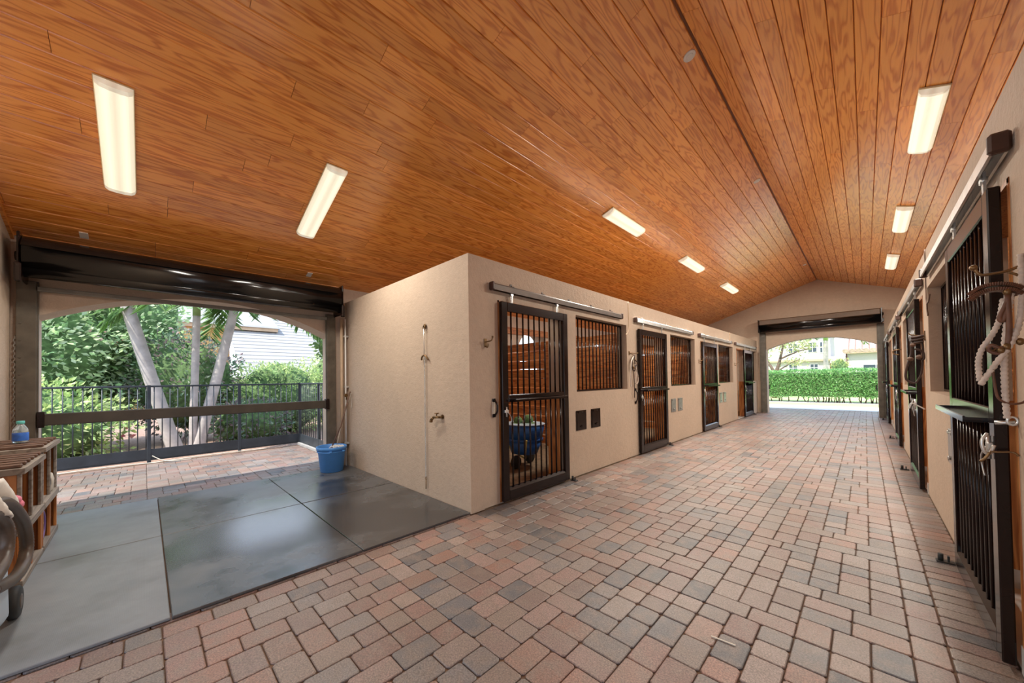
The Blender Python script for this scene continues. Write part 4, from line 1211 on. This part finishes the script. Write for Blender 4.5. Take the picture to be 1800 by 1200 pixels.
def blob(c, r, seed, n=28, m=18):
    """bumpy mass of growth"""
    b = MB(); V = []; F = []
    ph = [random.Random(seed+i).uniform(0, 6) for i in range(6)]
    for i in range(m+1):
        th = PI*i/m
        for k in range(n):
            a = 2*PI*k/n
            q = 1+.10*math.sin(3*a+ph[0])*math.sin(2*th+ph[1])+.07*math.sin(7*a+ph[2]+3*th)+.05*math.sin(11*th+ph[3]+5*a)
            V.append((c[0]+r[0]*q*math.sin(th)*math.cos(a), c[1]+r[1]*q*math.sin(th)*math.sin(a), c[2]+r[2]*q*math.cos(th)))
    for i in range(m):
        for k in range(n):
            k2 = (k+1) % n; F.append((i*n+k, (i+1)*n+k, (i+1)*n+k2, i*n+k2))
    b.add(V, F, None, True); return b
def shrub(name, label, cat, c, r, n, size, cols, group=None, flowers=None, nf=0, seed=1, droop=.2, zmin=.03):
    t = thing(name, label, cat, (c[0], c[1], 0), group)
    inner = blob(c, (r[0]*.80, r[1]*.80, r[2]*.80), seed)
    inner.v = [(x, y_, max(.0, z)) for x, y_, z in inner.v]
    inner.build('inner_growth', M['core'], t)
    d = RNG.normal(0, 1, (n*2, 3)); d /= np.linalg.norm(d, axis=1, keepdims=True)
    q = 1 + .12*np.sin(d[:, 0]*9+seed) * np.sin(d[:, 1]*11+2*seed) + .10*np.sin(d[:, 2]*13+seed*3)
    rad = RNG.uniform(.78, 1.03, len(d))*q
    P = np.array(c) + d*np.array(r)*rad[:, None]
    k = P[:, 2] > zmin; P = P[k][:n]; dd = d[k][:n]
    leaves('foliage', P, dd + np.array((0, 0, .25)), size, cols, M['leaf'], t, droop=droop)
    if nf:
        i = RNG.choice(len(P), nf)
        cl = P[i] + dd[i]*.06
        PP = np.repeat(cl, 9, 0) + RNG.normal(0, .07, (nf*9, 3))
        leaves('flowers', PP, np.repeat(dd[i], 9, 0), size*.75, flowers, M['leaf'], t, aspect=.9)
    return t
G1 = [(.50, .68, .32), (.62, .76, .42), (.34, .54, .25), (.70, .78, .52), (.52, .64, .42)]
G2 = [(.62, .76, .30), (.50, .66, .26), (.72, .80, .42), (.38, .56, .22)]
GD = [(.15, .25, .16), (.22, .32, .22), (.28, .23, .23), (.32, .38, .28), (.34, .24, .25)]
PK = [(.62, .16, .22), (.66, .30, .30), (.60, .36, .34)]
G = 'shrubs beyond the railing'
shrub('flowering_shrub', 'tall leafy shrub with scattered pink blossom, left of the leaning trunk', 'shrub', (-10.2, -5.3, 2.1), (1.5, 2.6, 2.6), 9500, .135, G1, G, PK+[(.85, .62, .60), (.80, .55, .58)], 38, 2)
shrub('flowering_shrub', 'shrub with red blossom high between the leaning and straight trunks', 'shrub', (-11.2, -3.0, 2.9), (1.3, 1.35, 2.2), 4600, .13, G1, G, [(.62, .10, .13), (.70, .26, .20), (.72, .42, .30)], 26, 5)
shrub('leafy_shrub', 'bright low shrub at the foot of the railing, far left', 'shrub', (-8.3, -4.4, .65), (.75, 1.6, .95), 3000, .115, G2, G, PK, 3, 7)
shrub('dark_shrub', 'dark purple-green shrub behind the straight trunk', 'shrub', (-10.2, -1.75, 1.5), (1.0, 1.25, 1.35), 3800, .10, GD, G, None, 0, 9)
shrub('leafy_shrub', 'wide light green bush above the right half of the railing', 'shrub', (-9.9, .35, .95), (1.1, 1.45, 1.25), 5200, .085, G2, G, None, 0, 12)
shrub('leafy_shrub', 'yellow-green bush at the right edge of the wash bay opening', 'shrub', (-10.6, 2.6, 1.3), (1.2, 1.5, 1.55), 2800, .11, [(.56, .64, .26), (.48, .60, .24), (.64, .68, .36)], G, None, 0, 15)
shrub('dark_shrub', 'dark low bush below the light green one, behind the bars', 'shrub', (-8.6, -.55, .45), (.5, .9, .62), 1200, .11, GD+[(.16, .28, .10)], G, None, 0, 18)
shrub('leafy_tree', 'leafy branch tips hanging at the right side of the arch', 'tree', (-8.8, 1.55, 2.75), (.5, .45, .65), 330, .14, [(.14, .24, .08), (.20, .30, .10)], None, None, 0, 22)

def palm(label, base, top, r0, r1, fronds, seed, frond_len=2.2, crown=None, group='pale palm trunks beyond the railing'):
    rnd = random.Random(seed)
    base, top = Vector(base), Vector(top)
    t = thing('palm_tree', label, 'palm', base, group)
    b = MB(); n = 40; pts = []; rr = []
    for i in range(n+1):
        u = i/n; p = base.lerp(top, u); p.y += .02*math.sin(u*PI)*(top.y-base.y); pts.append(p)
        rr.append((r0+(r1-r0)*u)*(1+.35*max(0, .10-u)*6)*(1+(.018 if i % 2 else 0)))
    b.tube(pts, rr, 16); b.build('trunk', M['trunk'], t)
    if crown:
        b = MB(); b.tube([top-Vector((0, 0, .02)), top+Vector((0, 0, crown*.6)), top+Vector((0, 0, crown))], [r1*1.05, r1*1.0, r1*.55], 14); b.build('crownshaft', simple('crownshaft_green', (.24, .36, .12), .5), t)
    c = top + Vector((0, 0, crown or 0))
    for k in range(fronds):
        a = 2*PI*k/fronds + rnd.uniform(-.3, .3); el = rnd.uniform(.1, .9)
        L = frond_len*rnd.uniform(.85, 1.1)
        P = []; D = []
        sp = []
        for i in range(13):
            u = i/12
            h = math.sin(el)*u - .95*u*u
            q = c + Vector((math.cos(a)*u*L*math.cos(el*.5), math.sin(a)*u*L*math.cos(el*.5), h*L*.75)); sp.append(q)
        bb = MB(); bb.tube(sp, [.022*(1-.8*i/12) for i in range(13)], 6)
        fr = bb.build('frond', M['twig'] if False else M['leafstem'], t)
        pts = []; nr = []
        for i in range(70):
            u = .12+.88*i/70; j = min(11, int(u*12)); f = u*12-j
            q = sp[j].lerp(sp[j+1], f); tg = (sp[j+1]-sp[j]).normalized(); sd = tg.cross(Vector((0, 0, 1))).normalized()
            for s in (-1, 1):
                pts.append(q); nr.append(sd*s*1.0+tg*.7+Vector((0, 0, -.45)))
        o = leaves('leaflets', pts, [tuple(v) for v in nr], .42, [(.16, .30, .08), (.22, .36, .12), (.12, .22, .07)], M['leaf'], t, aspect=.11, jit=.12)
        o.parent = fr; o.location = (0, 0, 0)
M['leafstem'] = simple('frond_stem', (.25, .33, .12), .6)
palm('thick palm trunk leaning left, in front of the flowering shrub', (-8.0, -2.06, 0), (-8.15, -3.05, 4.3), .130, .100, 0, 1)
palm('straight slim pale palm trunk in the middle of the opening', (-8.0, -1.78, 0), (-8.0, -1.70, 3.12), .076, .070, 9, 4, 1.6, .95)
palm('palm trunk leaning right with feathery fronds at its top', (-8.0, -1.70, 0), (-8.05, -.95, 3.55), .112, .090, 9, 8, 2.0, .4)

# ground outside
b = MB(); b.box(-40, -20, -.2, -6.76, 17.9, -.03); struct(b.build('ground_garden', M['mulch']))
b = MB(); b.box(-40, 20.3, -.2, 40, 22.7, -.004); struct(b.build('ground_lawn', M['grass']))
b = MB(); b.box(-40, 17.9, -.2, 40, 20.3, -.003); struct(b.build('ground_drive', M['drive']))  # blown-out sunlight on the ground, put into a pale colour
b = MB(); b.box(-40, 22.7, -.2, 40, 24.0, -.006); struct(b.build('ground_bed', M['drive']))
b = MB(); b.box(-40, 24.0, -.2, 40, 75, -.01); struct(b.build('ground_far', M['grass']))
b = MB(); b.box(7.6, -30, -.2, 40, 17.9, -.02); struct(b.build('ground_side', M['drive']))
b = MB(); b.box(-40, -40, -.2, 40, -5.25, -.015); struct(b.build('ground_behind', simple('worn_asphalt', (.30, .29, .28), .9, 0, .15, 3, .2, 80)))  # unseen ground, its grey set to limit light bounced indoors

# clipped hedge beyond the sunlit strip and lawn
t = thing('hedge', 'long clipped green hedge beyond the far archway, on bare stems', 'hedge', (1.5, 23.6, 0))
hx0, hx1, hy0, hy1, hz0, hz1 = -6, 9, 23.0, 24.3, .26, 1.76
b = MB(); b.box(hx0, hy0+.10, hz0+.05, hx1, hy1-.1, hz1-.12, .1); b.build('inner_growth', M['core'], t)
n = 15000
P = np.empty((n, 3)); P[:, 0] = RNG.uniform(hx0, hx1, n); P[:, 1] = hy0 + np.abs(RNG.normal(0, .07, n)); P[:, 2] = RNG.uniform(hz0, hz1, n)
P[:, 2] += .05*np.sin(P[:, 0]*5)*(P[:, 2] < hz0+.2); nrm = np.tile((0, -1, .35), (n, 1))
n2 = 5000; P2 = np.empty((n2, 3)); P2[:, 0] = RNG.uniform(hx0, hx1, n2); P2[:, 1] = RNG.uniform(hy0, hy1, n2); P2[:, 2] = hz1 - np.abs(RNG.normal(0, .06, n2)) + .035*(P2[:, 0]-1)*.6*0 + .02*np.sin(P2[:, 0]*3)
P = np.concatenate([P, P2]); nrm = np.concatenate([nrm, np.tile((0, -.3, 1), (n2, 1))])
leaves('foliage', P, nrm, .105, [(.22, .46, .16), (.30, .54, .20), (.16, .36, .12), (.42, .60, .28)], M['leaf'], t)
b = MB()
x = hx0+.1
while x < hx1:
    for s in range(random.choice((1, 2, 2))):
        xx = x+random.uniform(-.1, .1); b.tube([(xx, 23.5+random.uniform(-.25, .3), -.01), (xx+random.uniform(-.08, .08), 23.55, .2), (xx+random.uniform(-.12, .12), 23.6, .42)], [.028, .022, .018], 6)
    x += random.uniform(.16, .36)
b.build('stems', M['twig'], t)

# tree, palm and houses behind the hedge
t = thing('tree', 'spreading tree with bare forked limbs behind the hedge, left side of the far arch', 'tree', (-1.2, 27, 0))
b = MB(); B = [((-1.2, 27, 0), (-1.15, 27, 1.6), .16, .13), ((-1.15, 27, 1.6), (-.85, 27, 2.6), .12, .08), ((-1.15, 27, 1.6), (-1.75, 27.2, 2.7), .10, .06), ((-.85, 27, 2.6), (-.65, 27, 3.9), .075, .04),
               ((-.85, 27, 2.6), (.1, 27.1, 3.05), .06, .035), ((.1, 27.1, 3.05), (.8, 27.2, 3.2), .035, .02), ((-1.15, 27, 1.7), (-.2, 26.9, 2.35), .05, .03), ((-.2, 26.9, 2.35), (.2, 26.9, 2.5), .03, .015)]
for p, q, r0, r1 in B: b.tube(smooth_path([p, tuple((Vector(p)+Vector(q))/2+Vector((.04, 0, .03))), q], 3), [r0+(r1-r0)*i/6 for i in range(7)], 8)
b.build('trunk', M['twig'], t)
P = []
for c, s, n in (((-.3, 27, 3.5), (.9, .5, .45), 420), ((-1.9, 27, 3.0), (.5, .5, .6), 300), ((-.1, 27, 2.3), (.55, .4, .22), 160), ((.6, 27, 3.4), (.5, .4, .3), 160), ((-1.4, 27, 4.2), (1.2, .6, .6), 400)):
    P.append(RNG.normal(0, .45, (n, 3))*np.array(s)*1.3+np.array(c))
P = np.concatenate(P); leaves('foliage', P, np.tile((0, 0, .2), (len(P), 1)), .15, [(.42, .48, .22), (.50, .52, .26), (.32, .40, .17), (.56, .50, .28)], M['leaf'], t)
palm('tall grey palm trunk behind the hedge in the middle of the far arch', (1.12, 32, 0), (1.18, 32, 4.0), .155, .135, 10, 12, 2.4, 1.2, 'palms beyond the hedge')
shrub('leafy_shrub', 'yellow-green bush beside the tile-roofed house', 'shrub', (1.72, 36, 1.25), (.7, .6, 1.65), 700, .16, [(.46, .50, .18), (.38, .46, .20)], 'bushes beyond the hedge', None, 0, 31)
shrub('leafy_shrub', 'small bush under the forked tree behind the hedge', 'shrub', (-2.6, 29, 1.5), (1.0, .8, 1.5), 900, .16, G2, 'bushes beyond the hedge', None, 0, 35)

def window_part(parent, x0, x1, y, z0, z1):
    b = MB(); b.box(x0-.06, y-.04, z0-.06, x1+.06, y+.02, z1+.06, .01); f = b.build('window', M['white'], parent)
    g = MB(); mx, mz = (x0+x1)/2, (z0+z1)/2
    for a, c in ((x0, mx-.03), (mx+.03, x1)):
        for e, h in ((z0, mz-.03), (mz+.03, z1)): g.box(a, y-.055, e, c, y-.03, h)
    p = g.build('pane', M['glass'], parent); p.parent = f; p.location = (0, 0, 0)
t = thing('house', 'pale two-storey house far behind the palm trunk', 'house', (-1.5, 48, 0))
b = MB(); b.box(-7, 48, 0, .6, 56, 6.3); b.build('wall', M['house'], t)
b = MB(); b.box(.6, 47.3, 0, 1.9, 54, 3.4); b.build('wing', M['house'], t)
b = MB(); b.prism([(-7.4, 3.0), (1.0, 3.0), (1.0, 3.2), (-7.4, 3.2)], 'y', 47.7, 48.0); b.build('string_course', M['fascia'], t)
b = MB(); b.hexa([(-7.6, 47.4, 6.3), (1.2, 47.4, 6.3), (1.2, 56.5, 6.3), (-7.6, 56.5, 6.3), (-5, 50, 8.2), (-1, 50, 8.2), (-1, 54, 8.2), (-5, 54, 8.2)]); b.build('roof', M['clay'], t)
for x0, x1, z0, z1 in ((-1.05, -.45, 1.95, 2.65), (-1.2, -.5, 4.0, 5.0), (-.2, .2, 3.9, 5.0), (-2.9, -2.2, 1.9, 2.7), (-2.9, -2.2, 4.0, 5.0)): window_part(t, x0, x1, 48, z0, z1)
t = thing('house', 'low pale house with scalloped clay roof tiles, right side of the far arch', 'house', (5, 40, 0))
b = MB(); b.box(2.12, 40, 0, 12, 47, 3.45); b.build('wall', M['house'], t)
b = MB(); 
for i in range(24):
    x = 2.0+i*.42
    b.tube([(x, 39.55, 3.50), (x, 43.5, 5.0)], .20, 10)
b.hexa([(1.85, 39.6, 3.42), (12, 39.6, 3.42), (12, 43.5, 4.9), (1.85, 43.5, 4.9), (1.85, 39.6, 3.50), (12, 39.6, 3.50), (12, 43.5, 5.0), (1.85, 43.5, 5.0)]); b.build('roof', M['clay'], t)
b = MB(); b.box(1.9, 39.62, 3.30, 12, 39.72, 3.44); b.build('fascia', M['fascia'], t)
b = MB(); b.cyl((2.06, 39.9, 0), (2.06, 39.9, 3.35), .06, 8); b.build('downpipe', M['slatwood'], t)
window_part(t, 3.1, 4.6, 40, 1.5, 2.3)
b = MB(); b.bar((1.0, 39, 2.05), (2.1, 39, 2.05), .05, .08); b.bar((1.05, 39, 0), (1.05, 39, 2.5), .09, .09); b.bar((1.0, 39, 1.2), (2.1, 39, 1.2), .05, .06)
tag(b.build('side_gate', M['slatwood']), 'thin dark gate frame left of the tile-roofed house', 'gate')

t = thing('house', 'white tiled house roof seen beyond the shrubs through the wash bay opening', 'house', (-24, 3, 0))
b = MB(); n = 22
for i in range(n):   # stepped courses of flat white tile
    x0, z0 = -19.0-i*.36, 1.7+i*.225
    b.hexa([(x0-.40, .9, z0+.18), (x0, .9, z0-.03), (x0, 16, z0-.03), (x0-.40, 16, z0+.18), (x0-.40, .9, z0+.25), (x0, .9, z0+.04), (x0, 16, z0+.04), (x0-.40, 16, z0+.25)])
b.build('roof', M['tile'], t)
b = MB(); b.box(-26.5, 1.2, 0, -19.6, 16, 1.9); b.build('wall', M['house'], t)
b = MB(); b.box(-25.2, -6, 0, -24.0, 1.0, 4.75); b.build('side_wall', M['yellowwall'], t)
b = MB(); b.box(-25.4, -6.2, 4.75, -23.6, 3.4, 4.95); b.build('eave', M['fascia'], t)
b = MB(); b.hexa([(-23.5, -6.3, 4.95), (-23.5, 3.5, 4.95), (-27, 3.5, 4.95), (-27, -6.3, 4.95), (-23.6, -6.2, 5.08), (-23.6, 3.4, 5.08), (-27, 3.4, 6.6), (-27, -6.2, 6.6)]); b.build('upper_roof', M['tile'], t)

# a straw on the pavers
b = MB(); b.bar((2.52, -.27, .004), (2.64, -.26, .005), .007, .004); tag(b.build('straw', M['cream']), 'single pale straw lying on the pavers in the foreground', 'straw')

# ------------------------------------------------------------------ light
w = bpy.data.worlds.new('sky'); scn.world = w; w.use_nodes = True
nt = w.node_tree; nt.nodes.clear()
o = nt.nodes.new('ShaderNodeOutputWorld'); bg = nt.nodes.new('ShaderNodeBackground')
tc = nt.nodes.new('ShaderNodeTexCoord'); sp = nt.nodes.new('ShaderNodeSeparateXYZ'); nt.links.new(tc.outputs['Generated'], sp.inputs[0])
cr = nt.nodes.new('ShaderNodeValToRGB'); nt.links.new(sp.outputs['Z'], cr.inputs[0])
cr.color_ramp.elements[0].position = 0.0; cr.color_ramp.elements[0].color = (.86, .92, 1.0, 1)
cr.color_ramp.elements[1].position = .7; cr.color_ramp.elements[1].color = (.50, .68, 1.0, 1)
nt.links.new(cr.outputs[0], bg.inputs[0]); bg.inputs[1].default_value = 1.7
nt.links.new(bg.outputs[0], o.inputs[0])
sd = bpy.data.lights.new('sun', 'SUN'); sd.energy = 5.2; sd.angle = .01; sd.color = (1.0, .95, .86)
so = bpy.data.objects.new('sun', sd); COL.objects.link(so)
so.rotation_euler = Vector((-.07, .62, -1.0)).to_track_quat('-Z', 'Y').to_euler(); so.location = (8, -10, 20)

# ------------------------------------------------------------------ camera
yaw, pit, rol = -.7726, .0147, -.0152
fw = Vector((math.sin(yaw)*math.cos(pit), math.cos(yaw)*math.cos(pit), math.sin(pit)))
rt = Vector((math.cos(yaw), -math.sin(yaw), 0)); up = rt.cross(fw)
r_ = rt*math.cos(rol) + up*math.sin(rol); u_ = up*math.cos(rol) - rt*math.sin(rol)
cd = bpy.data.cameras.new('camera'); cd.sensor_width = 36; cd.sensor_fit = 'HORIZONTAL'; cd.lens = 633.1*36/1800
cd.shift_x = -3.66/1800; cd.shift_y = 57.55/1800; cd.clip_start = .03; cd.clip_end = 300
co = bpy.data.objects.new('camera', cd); COL.objects.link(co)
co.matrix_world = Matrix(((r_.x, u_.x, -fw.x, 3.188), (r_.y, u_.y, -fw.y, -2.552), (r_.z, u_.z, -fw.z, 1.5), (0, 0, 0, 1)))
scn.camera = co
scn.view_settings.view_transform = 'Standard'; scn.view_settings.look = 'None'
scn.view_settings.gamma = 1; scn.view_settings.use_curve_mapping = False
scn.view_settings.exposure = 0.58
scn.cycles.use_denoising = True
scn.cycles.max_bounces = 10; scn.cycles.diffuse_bounces = 6; scn.cycles.glossy_bounces = 4; scn.cycles.transmission_bounces = 6
scn.cycles.sample_clamp_indirect = 6
